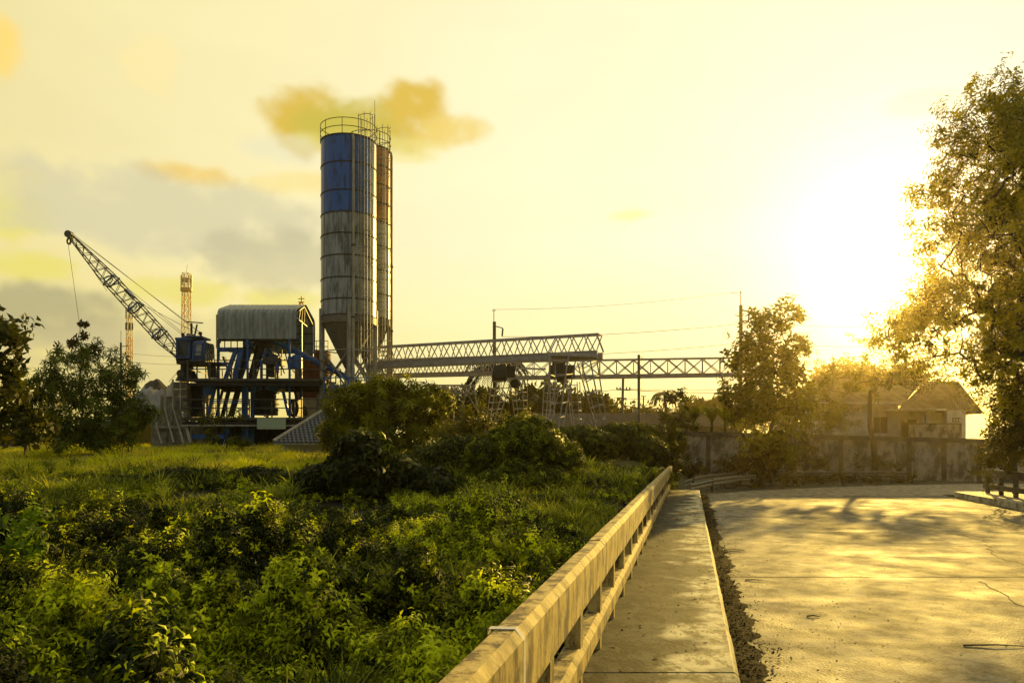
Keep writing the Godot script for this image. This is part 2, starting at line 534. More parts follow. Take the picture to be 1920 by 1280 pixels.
# ------------------------------------------------------------------ road and pavement
func road_tone(s: float, d: float) -> Color:   # oil, damp and tyre marks, and a darker corner at the near right
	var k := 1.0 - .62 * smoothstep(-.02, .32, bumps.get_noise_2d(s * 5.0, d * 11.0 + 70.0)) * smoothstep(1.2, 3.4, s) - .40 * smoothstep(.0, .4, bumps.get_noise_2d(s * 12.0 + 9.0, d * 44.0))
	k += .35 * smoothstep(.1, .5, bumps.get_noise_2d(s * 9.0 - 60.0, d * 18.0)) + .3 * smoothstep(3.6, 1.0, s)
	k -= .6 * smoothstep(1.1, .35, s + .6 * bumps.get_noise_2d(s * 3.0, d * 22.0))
	k -= .4 * smoothstep(9.5, 5.0, d) * smoothstep(2.2, 4.4, s + 2.0 * bumps.get_noise_2d(s * 4.0, d * 9.0))  # darker towards the near right, with a ragged edge
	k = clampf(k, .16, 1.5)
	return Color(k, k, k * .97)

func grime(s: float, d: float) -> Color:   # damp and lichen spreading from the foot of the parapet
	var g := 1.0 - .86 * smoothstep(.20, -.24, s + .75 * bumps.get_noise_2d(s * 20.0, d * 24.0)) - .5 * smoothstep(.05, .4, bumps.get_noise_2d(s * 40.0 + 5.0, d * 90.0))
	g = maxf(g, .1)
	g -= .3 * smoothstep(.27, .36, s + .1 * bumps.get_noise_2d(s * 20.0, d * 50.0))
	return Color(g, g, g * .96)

func sheet(sh: Sh, s0: float, s1: float, d0: float, d1: float, y: float, cell: float, look: Callable) -> void:   # a level surface that carries its stains and tones
	var n := int((s1 - s0) / cell) + 1
	var m := int((d1 - d0) / cell) + 1
	var rows := []
	for i in m + 1:
		var row := []
		for j in n + 1:
			var s := lerpf(s0, s1, float(j) / n)
			var d := lerpf(d0, d1, float(i) / m)
			row.append([along(s, y, d), look.call(s, d)])
		rows.append(row)
	for i in m:
		for j in n:
			for q in [rows[i][j], rows[i + 1][j], rows[i + 1][j + 1], rows[i][j], rows[i + 1][j + 1], rows[i][j + 1]]:
				sh.v.append(q[0])
				sh.n.append(Vector3.UP)
				sh.c.append(q[1])
	sh.tint = Color.WHITE

func make_road() -> void:
	# the far edge of the concrete, then the turn to the right behind the end of the bridge
	var rim := [[.40, 31.3], [2.6, 34.0], [5.6, 36.4], [9.6, 38.6], [14.0, 40.2], [22.0, 41.5], [40.0, 42.0]]
	var o := tag(thing("road", "broad concrete road lit gold by the low sun", "road", along(5, 0, 10)), "", "", "", "structure") as Node3D
	var slabs := [[-8.0, 11.58], [11.62, 21.4], [21.43, 31.3]]
	for b in slabs:
		var sh := Sh.new()
		sheet(sh, .37, 9.8, b[0], b[1], 0.0, .3, road_tone)
		for e in [[.37, b[0], 9.8, b[0]], [9.8, b[0], 9.8, b[1]], [9.8, b[1], .37, b[1]], [.37, b[1], .37, b[0]]]:
			sh.face([along(e[0], 0, e[1]), along(e[2], 0, e[3]), along(e[2], -.25, e[3]), along(e[0], -.25, e[1])])
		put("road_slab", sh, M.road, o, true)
	var sh := Sh.new()
	for i in rim.size() - 1:
		var a: Array = rim[i]
		var b: Array = rim[i + 1]
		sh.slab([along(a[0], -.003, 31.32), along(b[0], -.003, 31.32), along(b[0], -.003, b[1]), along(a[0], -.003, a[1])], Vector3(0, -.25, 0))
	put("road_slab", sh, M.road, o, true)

	for c in [[[3.2, 5.0], [3.5, 6.2], [3.3, 7.4], [3.9, 8.9], [4.1, 11.4]], [[1.2, 16.0], [2.6, 15.4], [3.6, 15.9], [5.4, 15.1], [7.0, 15.5]], [[5.6, 11.8], [5.2, 13.6], [5.9, 16.0], [5.5, 19.5]]]:
		var ck := Sh.new()
		var was := []
		for i in c.size() - 1:
			for k in 14:
				var t := k / 14.0
				var s := lerpf(c[i][0], c[i + 1][0], t) + .12 * bumps.get_noise_2d(i * 40.0 + k * 9.0, c[0][0] * 30.0)
				var d := lerpf(c[i][1], c[i + 1][1], t) + .12 * bumps.get_noise_2d(c[0][0] * 20.0, i * 40.0 + k * 9.0)
				var w := .006 + .006 * absf(bumps.get_noise_2d(k * 30.0, i * 17.0))
				var now := [along(s - w, .004, d - w), along(s + w, .004, d + w)]
				if was:
					ck.face([was[0], was[1], now[1], now[0]], Vector3.UP)
				was = now
		put("crack", ck, M.soil, o)

	var p := tag(thing("pavement", "raised concrete footway along the parapet with stained slabs", "pavement", along(-.2, 0, 10)), "", "", "", "structure") as Node3D
	var cuts := [-8.0, -2.0, 2.2, 6.0, 11.9, 18.65, 24.6, 31.0]
	for i in cuts.size() - 1:
		var q := Sh.new()
		var tall: float = .2 + [0, 0, 0, .004, 0, .006, .0, .012][i]
		var d0: float = cuts[i] + .008
		var d1: float = cuts[i + 1] - .008
		var steps := int((d1 - d0) / .35) + 1
		steps = int((d1 - d0) / .14) + 1
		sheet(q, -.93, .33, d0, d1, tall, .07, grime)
		q.tint = Color(.62, .61, .58)
		var prof0 := []
		for k in steps + 1:
			var d := lerpf(d0, d1, float(k) / steps)
			var w := bumps.get_noise_2d(d * 26.0, 7.0) * .016
			prof0.append([along(.33, tall, d), along(.342 + w, tall - .006, d), along(.37 + w * .7, tall - .035, d), along(.372, -.2, d), along(-.93, -.2, d), along(-.93, tall, d)])
		for k in steps:
			for e in 3:
				q.face([prof0[k][e], prof0[k][e + 1], prof0[k + 1][e + 1], prof0[k + 1][e]], Vector3(1, 1, 0))
		q.face(prof0[0], Vector3(0, 0, 1))
		q.face(prof0[steps], Vector3(0, 0, -1))
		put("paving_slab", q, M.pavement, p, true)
	var f := tag(thing("pavement", "raised concrete footway end with rounded nose across the road", "pavement", along(10.4, 0, 24)), "", "", "", "structure") as Node3D
	for b in [[-2.0, 8.0], [8.02, 18.0], [18.02, 29.0]]:
		var q := Sh.new()
		q.slab([along(9.8, .2, b[0]), along(12.4, .2, b[0]), along(12.4, .2, b[1]), along(9.8, .2, b[1])], Vector3(0, -.5, 0))
		put("paving_slab", q, M.pavement, f, true)
	var q := Sh.new()
	var nose := [along(9.8, .2, 29.02), along(12.4, .2, 29.02), along(12.4, .2, 30.2), along(10.5, .2, 30.2)]
	for k in 5:
		var a := PI / 2 + PI / 2 * (k + 1) / 6.0
		nose.append(along(10.5 + .7 * cos(a), .2, 29.5 + .7 * sin(a)))
	q.slab(nose, Vector3(0, -.5, 0))
	put("paving_slab", q, M.pavement, f, true)

	# dirt blown against the kerb, a few millimetres thick, with a ragged edge
	var e := Sh.new()
	var was := []
	var d := -1.0
	while d < 31.0:
		var wide := .27 + .16 * bumps.get_noise_2d(d * 14.0, 3.0) + .12 * bumps.get_noise_2d(d * 60.0, 30.0) + .10 * smoothstep(11.0, 3.0, d)
		wide = maxf(wide, .06)
		var now := [along(.373, .022, d), along(.373 + wide * .5, .016, d), along(.373 + wide, .002, d)]
		if was:
			for k in 2:
				e.face([was[k], was[k + 1], now[k + 1], now[k]], Vector3.UP)
		was = now
		d += .06
	structure("dirt", e, M.soil, "dark dirt gathered along the foot of the kerb")
	var lf := Sh.new()
	lf.leaf(Vector3.ZERO, Vector3(0, 0, 1), Vector3.UP, 1.0, .5, .3)
	var where := []
	var tint := PackedColorArray()
	for i in 7000:
		var dd := 2.0 + 29.0 * pow(rng.randf(), 1.9)
		var s := .38 + absf(rng.randfn(0, .13 + .08 * smoothstep(10.0, 3.0, dd)))
		if i % 5 == 0:
			s = .4 + rng.randf() * 4.5 * rng.randf()
		if i % 23 == 0:
			s = rnd(-.7, .3)
		var y := .012 + rng.randf() * .03 if s > .37 else .21
		if s > .95: y = .006
		var z := rnd(.02, .055) * (.7 if s > .9 else 1.0)
		where.append(Transform3D(Basis.from_euler(Vector3(rnd(-.5, .5), rnd(0, TAU), rnd(-.5, .5))).scaled(Vector3.ONE * z), along(s, y, dd)))
		var t := rng.randf()
		tint.append(mixed(Color(.006, .0045, .0025), Color(.10, .062, .02), t * t))
	for i in 1500:   # drift under the guard rails and the wall
		var dd := rnd(31.0, 46.0)
		var s := rnd(.3, 11.0)
		if dd < 31.5 + s * .85:
			continue
		where.append(Transform3D(Basis.from_euler(Vector3(rnd(-.6, .6), rnd(0, TAU), rnd(-.6, .6))).scaled(Vector3.ONE * rnd(.05, .12)), along(s, ground_y(LEAN * dd + s, dd) + .03, dd)))
		tint.append(mixed(Color(.012, .009, .005), Color(.09, .06, .025), rng.randf()))
	tag(scatter("fallen_leaves", lf.mesh(), M.litter, where, tint), "dry brown leaf litter along the kerb and on the road", "leaves")
	for t in [["two crossed dry twigs lying on the road by the kerb", [[.62, 14.6, .36, .1], [.6, 14.2, .33, -.1]]], ["short dark twig lying flat on the road", [[.78, 11.3, .24, .06]]], ["thin stick on the road in the foreground", [[1.3, 8.9, .14, .02]]], ["long thin stick lying on the stained road", [[2.6, 7.6, .6, .05]]]]:
		var tw := thing("twig", t[0], "twig", along(t[1][0][0], 0, t[1][0][1]), "twigs fallen on the road")
		for k in t[1]:
			var st := Sh.new()
			var a := along(k[0], .009, k[1])
			st.path([a, a + Vector3(k[2] * .5, .012, k[3] * .6), a + Vector3(k[2], .0, k[3])], [.009, .007, .003], 5)
			put("stick", st, M.bark, tw)

# ------------------------------------------------------------------ parapets
func rail_run(parent: Node3D, called: String, s: float, low: float, high: float, wide: float, cham: float, d0: float, d1: float, side: float) -> void:
	var sh := Sh.new()
	var steps := maxi(2, int((d1 - d0) / .045))
	var was := []
	for k in steps + 1:
		var d := lerpf(d0 + .006, d1 - .006, float(k) / steps)
		var w := bumps.get_noise_2d(d * 230.0, low * 70.0) * .006
		var w2 := bumps.get_noise_2d(d * 40.0 + 9.0, low * 50.0) * .005
		var pts := [Vector2(s, low + w2), Vector2(s + w * .3, high - cham * 1.25 + w), Vector2(s - side * cham + w2, high + w * .2), Vector2(s - side * (wide - .02), high), Vector2(s - side * wide, high - .02), Vector2(s - side * wide, low)]
		var now := []
		for p in pts:
			now.append(along(p.x, p.y, d))
		if was:
			for e in 6:
				var f := (e + 1) % 6
				var mid: Vector3 = (now[0] + now[3]) / 2.0
				sh.face([was[e], was[f], now[f], now[e]], (now[e] + now[f]) / 2.0 - mid)
		else:
			sh.face(now, Vector3(0, 0, 1))
		was = now
	sh.face(was, Vector3(0, 0, -1))
	put(called, sh, M.rail if side > 0.0 else M.coping, parent)  # far parapet: its backlit shade is put into a darker concrete

func make_parapets() -> void:
	var o := thing("bridge_parapet", "long concrete bridge parapet of two beams on short posts beside the footway", "parapet", along(-.8, .2, 10))
	var tops := [-3.0, .9, 3.5, 6.0, 6.8, 8.7, 12.6, 16.4, 20.3, 24.2, 28.2, 33.0]
	for i in tops.size() - 1:
		rail_run(o, "top_beam", -.73 + [0, .004, 0, .003, 0, .004, 0, .003, 0, .005, 0][i], .775, 1.10 + [0, 0, 0, -.004, .002, 0, 0, .004, 0, 0, 0][i], .145, .035, tops[i], tops[i + 1], 1.0)
	var lows := [-3.0, 1.0, 5.15, 9.3, 13.6, 18.0, 22.4, 27.0, 32.8]
	for i in lows.size() - 1:
		rail_run(o, "lower_beam", -.725, .36, .52, .155, .035, lows[i], lows[i + 1], 1.0)
	for k in 30:
		var d := -1.6 + k * 1.19
		if d > 32.6:
			break
		var sh := Sh.new()
		for seg in [[.17, .778]]:
			sh.slab([along(-.75, seg[0], d - .06), along(-.75, seg[0], d + .06), along(-.86, seg[0], d + .06), along(-.86, seg[0], d - .06)], Vector3(0, seg[1] - seg[0], 0))
		put("post", sh, M.rail, o)
	for j in [3.5, 16.4]:   # joints smeared with fresh pale mortar
		var sh := Sh.new()
		var wd := .028 if j < 5.0 else .07
		var ring := [Vector2(-.724, .772), Vector2(-.724, 1.055), Vector2(-.762, 1.106), Vector2(-.878, 1.106), Vector2(-.879, 1.0)]
		for k in ring.size() - 1:
			var a: Vector2 = ring[k]
			var b: Vector2 = ring[k + 1]
			sh.slab([along(a.x, a.y, j - wd), along(b.x, b.y, j - wd * .8), along(b.x, b.y, j + wd), along(a.x, a.y, j + wd * .7)], Vector3(-.002, -.002, 0))
		put("mortar_joint", sh, M.mortar, o)
	var r := thing("bridge_parapet", "end of the parapet coloured as if in shade across the road beyond the rounded footway", "parapet", along(10.6, .2, 24))
	for b in [[14.0, 20.0], [20.0, 29.2]]:
		rail_run(r, "top_beam", 10.7, .78, 1.06, .16, .03, b[0], b[1], -1.0)
		rail_run(r, "lower_beam", 10.7, .36, .54, .16, .03, b[0], b[1], -1.0)
	for k in 12:
		var d := 15.2 + k * 1.25
		var sh := Sh.new()
		for seg in [[.17, .803]]:
			sh.slab([along(10.72, seg[0], d - .07), along(10.72, seg[0], d + .07), along(10.85, seg[0], d + .07), along(10.85, seg[0], d - .07)], Vector3(0, seg[1] - seg[0], 0))
		put("post", sh, M.coping, r)  # darker concrete stands for shade on the far posts too

# ------------------------------------------------------------------ boundary wall and guard rails
func make_wall() -> void:
	var a := at(1268, 884, 48.0)
	var b := at(2250, 884, 44.0)
	var o := thing("boundary_wall", "long stained concrete panel wall with dark coping beyond the road", "wall", Vector3((a.x + b.x) / 2, 0, (a.z + b.z) / 2))
	var n := 15
	var f := (b - a); f.y = 0
	var dir := f.normalized()
	var back := Vector3(dir.z, 0, -dir.x)
	if back.z > 0: back = -back
	var tall := 2.44
	for i in n + 1:
		var p := a + f * (float(i) / n)
		p.y = wall_base(p.x)
		var sh := Sh.new()
		sh.slab([p - dir * .13 - back * .05, p + dir * .13 - back * .05, p + dir * .13 + back * .17, p - dir * .13 + back * .17], Vector3(0, tall - .26, 0))
		put("post", sh, M.coping, o)
		if i == n:
			break
		var q := a + f * (float(i + 1) / n)
		q.y = wall_base(q.x)
		sh = Sh.new()
		var lo := Vector3(0, -.4, 0)
		sh.slab([p + dir * .131 + lo, q - dir * .131 + lo, q - dir * .131 + Vector3(0, tall - .26, 0), p + dir * .131 + Vector3(0, tall - .26, 0)], back * .10)
		put("panel", sh, M.wall, o)
		sh = Sh.new()
		var e := back * -.08
		var u := Vector3(0, tall - .258, 0)
		sh.slab([p + e + u, q + e + u - dir * .01, q + e + u + Vector3(0, .26, 0) - dir * .01, p + e + u + Vector3(0, .26, 0)], back * .24)
		put("coping", sh, M.coping, o)
	# the same wall running on behind the vines
	var g := thing("boundary_wall", "low grey block wall almost hidden by vines", "wall", at(1180, 850, 49))
	for i in 5:
		var p := Vector3(9.6 - 2.6 * (i + 1), .5, -48.4 - .3 * (i + 1))
		var q := Vector3(9.6 - 2.6 * i - .02, .5, -48.4 - .3 * i)
		var sh := Sh.new()
		sh.slab([p, q, q + Vector3(0, 2.2, 0), p + Vector3(0, 2.2, 0)], Vector3(0, 0, -.16))
		put("panel", sh, M.wall, g)

func guard_rail(label: String, pts: Array, posts: Array) -> void:
	var o := thing("guard_rail", label, "guard rail", pts[0], "guard rails at the end of the road")
	var prof := [Vector2(0, .155), Vector2(.05, .10), Vector2(.05, .06), Vector2(0, .01), Vector2(0, -.01), Vector2(.05, -.06), Vector2(.05, -.10), Vector2(0, -.155)]
	var sh := Sh.new()
	for i in pts.size() - 1:
		var p: Vector3 = pts[i]
		var q: Vector3 = pts[i + 1]
		for k in prof.size() - 1:
			var u: Vector2 = prof[k]
			var w: Vector2 = prof[k + 1]
			sh.slab([p + Vector3(0, u.y, u.x), q + Vector3(0, u.y, u.x), q + Vector3(0, w.y, w.x), p + Vector3(0, w.y, w.x)], Vector3(0, 0, -.006))
	put("beam", sh, M.barrier, o)
	for p in posts:
		var s := Sh.new()
		var g := ground_y(p.x, -p.z)
		s.box(Vector3(p.x, (p.y + .18 + g - .3) / 2.0, p.z - .07), Vector3(.10, p.y + .18 - g + .3, .12))
		put("post", s, M.steel, o)

func make_guard_rails() -> void:
	guard_rail("upper bent steel guard rail at the corner below the wall", [at(1284, 908, 33.5), at(1310, 899, 35), at(1350, 893, 37.5), at(1392, 889, 40)], [at(1300, 902, 34.3), at(1388, 889, 39.8)])
	guard_rail("lower bent steel guard rail sagging towards the end of the footway", [at(1296, 914, 32.6), at(1340, 904, 34.3), at(1380, 898, 36.5), at(1418, 895, 38.5)], [at(1336, 905, 34.1), at(1412, 895, 38.2)])
	guard_rail("long straight steel guard rail below the wall", [at(1468, 889, 41.5), at(1545, 888, 42), at(1625, 888, 42.6), at(1702, 889, 43)], [at(1475, 889, 41.5), at(1530, 888, 42), at(1585, 888, 42.3), at(1640, 888, 42.7), at(1696, 889, 43)])
# ------------------------------------------------------------------ plants
var SPRAY: ArrayMesh
var LANCE: ArrayMesh
var OVAL: ArrayMesh
var VINE: ArrayMesh
var TUFT: ArrayMesh
var FINE: ArrayMesh
var CLUMP: ArrayMesh

func make_leaf_shapes() -> void:
	var sh := Sh.new()   # short twig with leaves on both sides, about 1 long, along +y
	for i in 8:
		var y := .08 + .11 * i
		var a := 2.4 * i
		var dir := Vector3(cos(a), .55, sin(a)).normalized()
		sh.leaf(Vector3(0, y, 0), dir, Vector3.UP, .48, .2, .3)
	SPRAY = sh.mesh()
	sh = Sh.new()        # rosette of long narrow leaves
	for i in 10:
		var a := 2.4 * i
		var e := .9 - .16 * i
		sh.leaf(Vector3(0, .02 * i, 0), Vector3(cos(a), e, sin(a)).normalized(), Vector3.UP, .85 + .1 * sin(i * 5.0), .15, .45)
	LANCE = sh.mesh()
	sh = Sh.new()        # broad oval leaves
	for i in 6:
		var a := 2.4 * i
		sh.leaf(Vector3(0, .12 * i, 0), Vector3(cos(a), .7 - .1 * i, sin(a)).normalized(), Vector3.UP, .62, .33, .25)
	OVAL = sh.mesh()
	sh = Sh.new()        # a runner of a vine with hanging leaves
	for i in 9:
		var a := 2.4 * i
		var p := Vector3(sin(i * 1.3) * .08, .05 + .1 * i - .006 * i * i, cos(i * 1.7) * .08)
		sh.leaf(p, Vector3(cos(a), rng.randf_range(-.2, .5), sin(a)).normalized(), Vector3.UP, .36 + .08 * sin(i * 3.0), .17, .35)
	VINE = sh.mesh()
	sh = Sh.new()        # grass
	for i in 14:
		var a := 2.4 * i
		var out := Vector3(cos(a), 0, sin(a))
		sh.blade(out * .06 * (i % 4), (Vector3.UP + out * .25 * (1 + i % 3)).normalized(), .55 + .035 * (i * 5 % 14), .035, out * .7 + Vector3(0, -.35, 0))
	TUFT = sh.mesh()
	sh = Sh.new()        # fine foliage: many small leaves on a thin branchlet
	for i in 14:
		var a := 2.4 * i
		sh.leaf(Vector3(sin(i * 2.1) * .06, .07 * i, cos(i * 1.7) * .06), Vector3(cos(a), .35, sin(a)).normalized(), Vector3.UP, .30, .105, .5)
	FINE = sh.mesh()
	sh = Sh.new()        # a clump seen from afar
	for i in 14:
		var a := 2.4 * i
		var p := Vector3(cos(a * 1.7), sin(i * 2.3), sin(a * 1.3)) * .45
		sh.leaf(p, (p + Vector3(0, .3, 0)).normalized(), Vector3(.2, 1, .1).normalized(), .55, .3, .3)
	CLUMP = sh.mesh()

func spin_toward(dir: Vector3, size: float) -> Basis:
	var y := dir.normalized()
	var x := y.cross(Vector3(sin(rng.randf() * TAU), .3, cos(rng.randf() * TAU))).normalized()
	var b := Basis(x, y, x.cross(y)).rotated(y, rng.randf() * TAU)
	return b.scaled(Vector3.ONE * size)

# o: base, head (top of the clean trunk), lobes [centre, radii], twigs, leaf, size, per, spread, girth, lo, hi, droop
func tree(called: String, label: String, category: String, o: Dictionary, group: String = "") -> Node3D:
	rng.seed = label.hash()
	var root := thing(called, label, category, o.base, group)
	var pos := []
	var par := []
	var steps := 5
	for i in steps + 1:
		var t := float(i) / steps
		pos.append(o.base.lerp(o.head, t) + Vector3(sin(t * 5.0 + o.base.x), 0, cos(t * 4.0 + o.base.z)) * .05 * o.base.distance_to(o.head) * t * (1.0 - t) * 2.0)
		par.append(i - 1)
	var want := []
	var total := 0.0
	for l in o.lobes:
		total += l[1].x * l[1].y * l[1].z
	for l in o.lobes:
		var n := int(ceil(o.twigs * l[1].x * l[1].y * l[1].z / total))
		for i in n:
			var q := gauss(1.0).normalized() * pow(rng.randf(), .42)
			want.append(l[0] + q * l[1])
	want.sort_custom(func(p, q): return p.distance_squared_to(o.head) < q.distance_squared_to(o.head))
	var first: int = pos.size()
	for w in want:
		var best := -1
		var bd := 1e9
		for i in range(2, pos.size()):
			var q: Vector3 = pos[i]
			var c := q.distance_to(w) + maxf(0.0, q.y - w.y) * .5
			if c < bd:
				bd = c; best = i
		var from: Vector3 = pos[best]
		var gap := from.distance_to(w)
		var cuts := clampi(int(gap / (.5 * o.get("knee", 1.0))), 1, 4)
		for k in range(1, cuts + 1):
			var t := float(k) / cuts
			var p := from.lerp(w, t) + Vector3(0, sin(t * PI) * gap * .07, 0) + (gauss(gap * .035) if k < cuts else Vector3.ZERO)
			pos.append(p); par.append(best)
			best = pos.size() - 1
	var carry := []
	carry.resize(pos.size())
	carry.fill(1.0)
	for i in range(pos.size() - 1, 0, -1):
		carry[par[i]] += carry[i]
	var most: float = carry[0]
	var tr := Sh.new()
	var br := Sh.new()
	var girth: float = o.girth
	var rad := func(i: int) -> float: return maxf(girth * pow(carry[i] / most, .62), o.get("thin", .012))
	var tp := []
	var trs := []
	for i in steps + 1:
		tp.append(pos[i])
		trs.append(girth * (1.35 - .55 * float(i) / steps) if i else girth * 1.7)
	tr.path(tp, trs, 9)
	put("trunk", tr, M.bark, root)
	for i in range(steps + 1, pos.size()):
		var r: float = rad.call(i)
		var pr: float = minf(rad.call(par[i]), girth * .8)
		br.tube(pos[par[i]], pos[i], maxf(pr, r) if par[i] > steps else r * 1.25, r, 5 if r > .03 else 3, false)
	if br.v.size():
		stuff(put("branches", br, M.bark, root))
	var where := []
	var tint := PackedColorArray()
	var per: int = o.per
	var mid: Vector3 = o.head
	for i in range(first, pos.size()):
		if carry[i] > 9.0:
			continue
		var shade := rng.randf()
		for k in per:
			var p: Vector3 = pos[i] + gauss(o.spread)
			var out: Vector3 = (pos[i] - pos[par[i]]).normalized() + (p - mid).normalized() * .5 + gauss(.45) + Vector3(0, -o.get("droop", .1), 0)
			where.append(Transform3D(spin_toward(out, o.size * rnd(.7, 1.25)), p))
			tint.append(mixed(o.lo, o.hi, clampf(shade * .6 + rng.randf() * .5, 0.0, 1.0)))
	scatter("crown", o.leaf, o.get("mat", M.leaf), where, tint, root)
	return root

func lobes_at(list: Array) -> Array:   # [x, y, distance, half width, half height] as surveyed, to lobes in metres
	var out := []
	for l in list:
		var k: float = l[2] / 1500.0
		out.append([at(l[0], l[1], l[2]), Vector3(l[3] * k, l[4] * k, maxf(l[3], l[4]) * k * .8)])
	return out

# a mound of creepers: a lumpy heart of stems under leaves that hang over it
func mound(label: String, base: Vector3, lumps: Array, n: int, size: float, lo: Color, hi: Color, leaf: Mesh, group: String = "creepers over the canal bank") -> void:
	rng.seed = label.hash()
	var o := thing("vine_mound", label, "vines", base, group)
	var heart := Sh.new()
	var where := []
	var tint := PackedColorArray()
	var total := 0.0
	for l in lumps.duplicate():   # smaller shoulders and shoots break the outline
		for k in 5:
			var q := gauss(1.0).normalized()
			q.y = absf(q.y) * .9
			lumps.append([l[0] + q * l[1] * .85, l[1] * rnd(.22, .46)])
	for l in lumps:
		total += l[1].x * l[1].y
	for l in lumps:
		var c: Vector3 = l[0]
		var r: Vector3 = l[1]
		var rows := 10
		var cols := 18
		var grid := []
		for i in rows + 1:
			var row := []
			for j in cols + 1:
				var a := PI * i / rows
				var b := TAU * (j % cols) / cols
				var q := Vector3(sin(a) * cos(b), cos(a), sin(a) * sin(b))
				row.append(c + q * r * (.70 + .16 * bumps.get_noise_3d((c.x + q.x * r.x) * 12.0, (c.y + q.y * r.y) * 12.0, (c.z + q.z * r.z) * 12.0)))
			grid.append(row)
		for i in rows:
			for j in cols:
				heart.face([grid[i][j], grid[i][j + 1], grid[i + 1][j + 1], grid[i + 1][j]], (grid[i][j] + grid[i + 1][j + 1]) / 2.0 - c)
		for k in int(n * r.x * r.y / total):
			var q := gauss(1.0).normalized()
			if q.y < -.35:
				q.y = -q.y
			var lump := 1.0 + .20 * bumps.get_noise_3d((c.x + q.x * r.x) * 14.0, (c.y + q.y * r.y) * 14.0, (c.z + q.z * r.z) * 14.0)
			var p: Vector3 = c + q * r * lump * rnd(.88, 1.06)
			var out := q + gauss(.5) + Vector3(0, -.35 + .3 * q.y, 0)
			where.append(Transform3D(spin_toward(out, size * rnd(.6, 1.3)), p))
			tint.append(mixed(lo, hi, rng.randf() * rng.randf()))
	put("stems", heart, M.soil, o)
	scatter("foliage", leaf, M.leaf, where, tint, o)

func make_cover() -> void:
	# creepers that cover the whole canal bank left of the bridge
	rng.seed = 4711
	var where := []
	var tint := PackedColorArray()
	var twigs := []
	var twig_tint := PackedColorArray()
	var n := 105000
	while where.size() + twigs.size() < n:
		var d := 4.2 * pow(33.0 / 4.2, rng.randf())
		var x := rnd(-.70 * d - 1.5, LEAN * d - .86)
		var k := bumps.get_noise_2d(x * 9.0, d * 9.0)
		var h := bumps.get_noise_2d(x * 22.0 + 50.0, d * 22.0)
		if h + k * .7 < -.18 + .1 * rng.randf():
			continue
		var lift := (h * .8 + k * 1.0 + .24) * lerpf(1.25, .22, smoothstep(10.0, 22.0, d))
		if d > 25.0 and rng.randf() < (d - 25.0) / 3.5:
			continue
		var near_wall := smoothstep(1.6, .1, LEAN * d - .86 - x)
		var p := Vector3(x, ground_y(x, d) + .05 + maxf(lift, 0.0) * (1.0 - .75 * rng.randf() * rng.randf()) - near_wall * .2, -d)
		var out := Vector3(rng.randfn(0, .6), rnd(.1, 1.0), rng.randfn(.25, .6))
		var slim := bumps.get_noise_2d(x * 12.0 + 200.0, d * 12.0) + rnd(-.2, .2) > .05
		(twigs if slim else where).append(Transform3D(spin_toward(out, rnd(.16, .33) if slim else rnd(.11, .23)), p))
		var t := clampf(.34 + .8 * bumps.get_noise_2d(x * 6.0 - 30.0, d * 6.0) + rng.randfn(0, .28), 0.0, 1.0)
		if rng.randf() < .07:
			t = 1.15
		(twig_tint if slim else tint).append(mixed(Color(.012, .024, .003), Color(.66, .74, .015), clampf(pow(t, 2.4) * 1.5, 0.0, 1.2)))
	tag(scatter("ground_creepers", FINE, M.leaf, twigs, twig_tint), "narrow leaved weeds tangled among the creepers of the bank", "vegetation")
	tag(scatter("ground_creepers", VINE, M.leaf, where, tint), "tangled green creepers covering the canal bank beside the bridge", "vegetation")
	# stalks of grass pushing through
	where = []
	tint = PackedColorArray()
	for i in 9000:
		var d := 4.5 * pow(31.0 / 4.5, rng.randf())
		var x := rnd(-.70 * d - 1.5, LEAN * d - 1.2)
		if bumps.get_noise_2d(x * 5.0 + 80.0, d * 5.0) < .02:
			continue
		where.append(Transform3D(spin_toward(Vector3(rng.randfn(0, .22), 1, rng.randfn(0, .22)), rnd(.4, .85)), Vector3(x, ground_y(x, d) + rnd(.0, .22), -d)))
		tint.append(mixed(Color(.06, .10, .010), Color(.55, .56, .10), pow(rng.randf(), 1.5)))
	tag(scatter("grass", TUFT, M.grass, where, tint), "tall grass stalks pushing up through the creepers", "grass")
	# the sunlit meadow on top of the bank
	where = []
	tint = PackedColorArray()
	for i in 34000:
		var d := 26.5 * pow(50.0 / 26.5, rng.randf())
		var x := rnd(-.68 * d - 2.0, minf(LEAN * d - 3.0, -.12 * d + 3.0))
		if d < 27.6 + bumps.get_noise_2d(x * 8.0, 5.0) * 3.0:
			continue
		where.append(Transform3D(spin_toward(Vector3(rng.randfn(0, .25), 1, rng.randfn(0, .25)), rnd(.25, .6) * (1.0 + 1.2 * maxf(0.0, bumps.get_noise_2d(x * 9.0 + 11.0, d * 9.0)))), Vector3(x, ground_y(x, d) - .03, -d)))
		var t := clampf(.5 + bumps.get_noise_2d(x * 5.0, d * 5.0 + 40.0) + rng.randfn(0, .2), 0.0, 1.0)
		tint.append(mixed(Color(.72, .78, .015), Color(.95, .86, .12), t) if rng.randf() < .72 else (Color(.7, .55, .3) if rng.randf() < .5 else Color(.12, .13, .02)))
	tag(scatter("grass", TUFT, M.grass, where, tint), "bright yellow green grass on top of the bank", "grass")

const DK := Color(.010, .019, .004)
const MD := Color(.045, .065, .014)
const LT := Color(.10, .125, .02)
const GOLD := Color(.26, .23, .04)

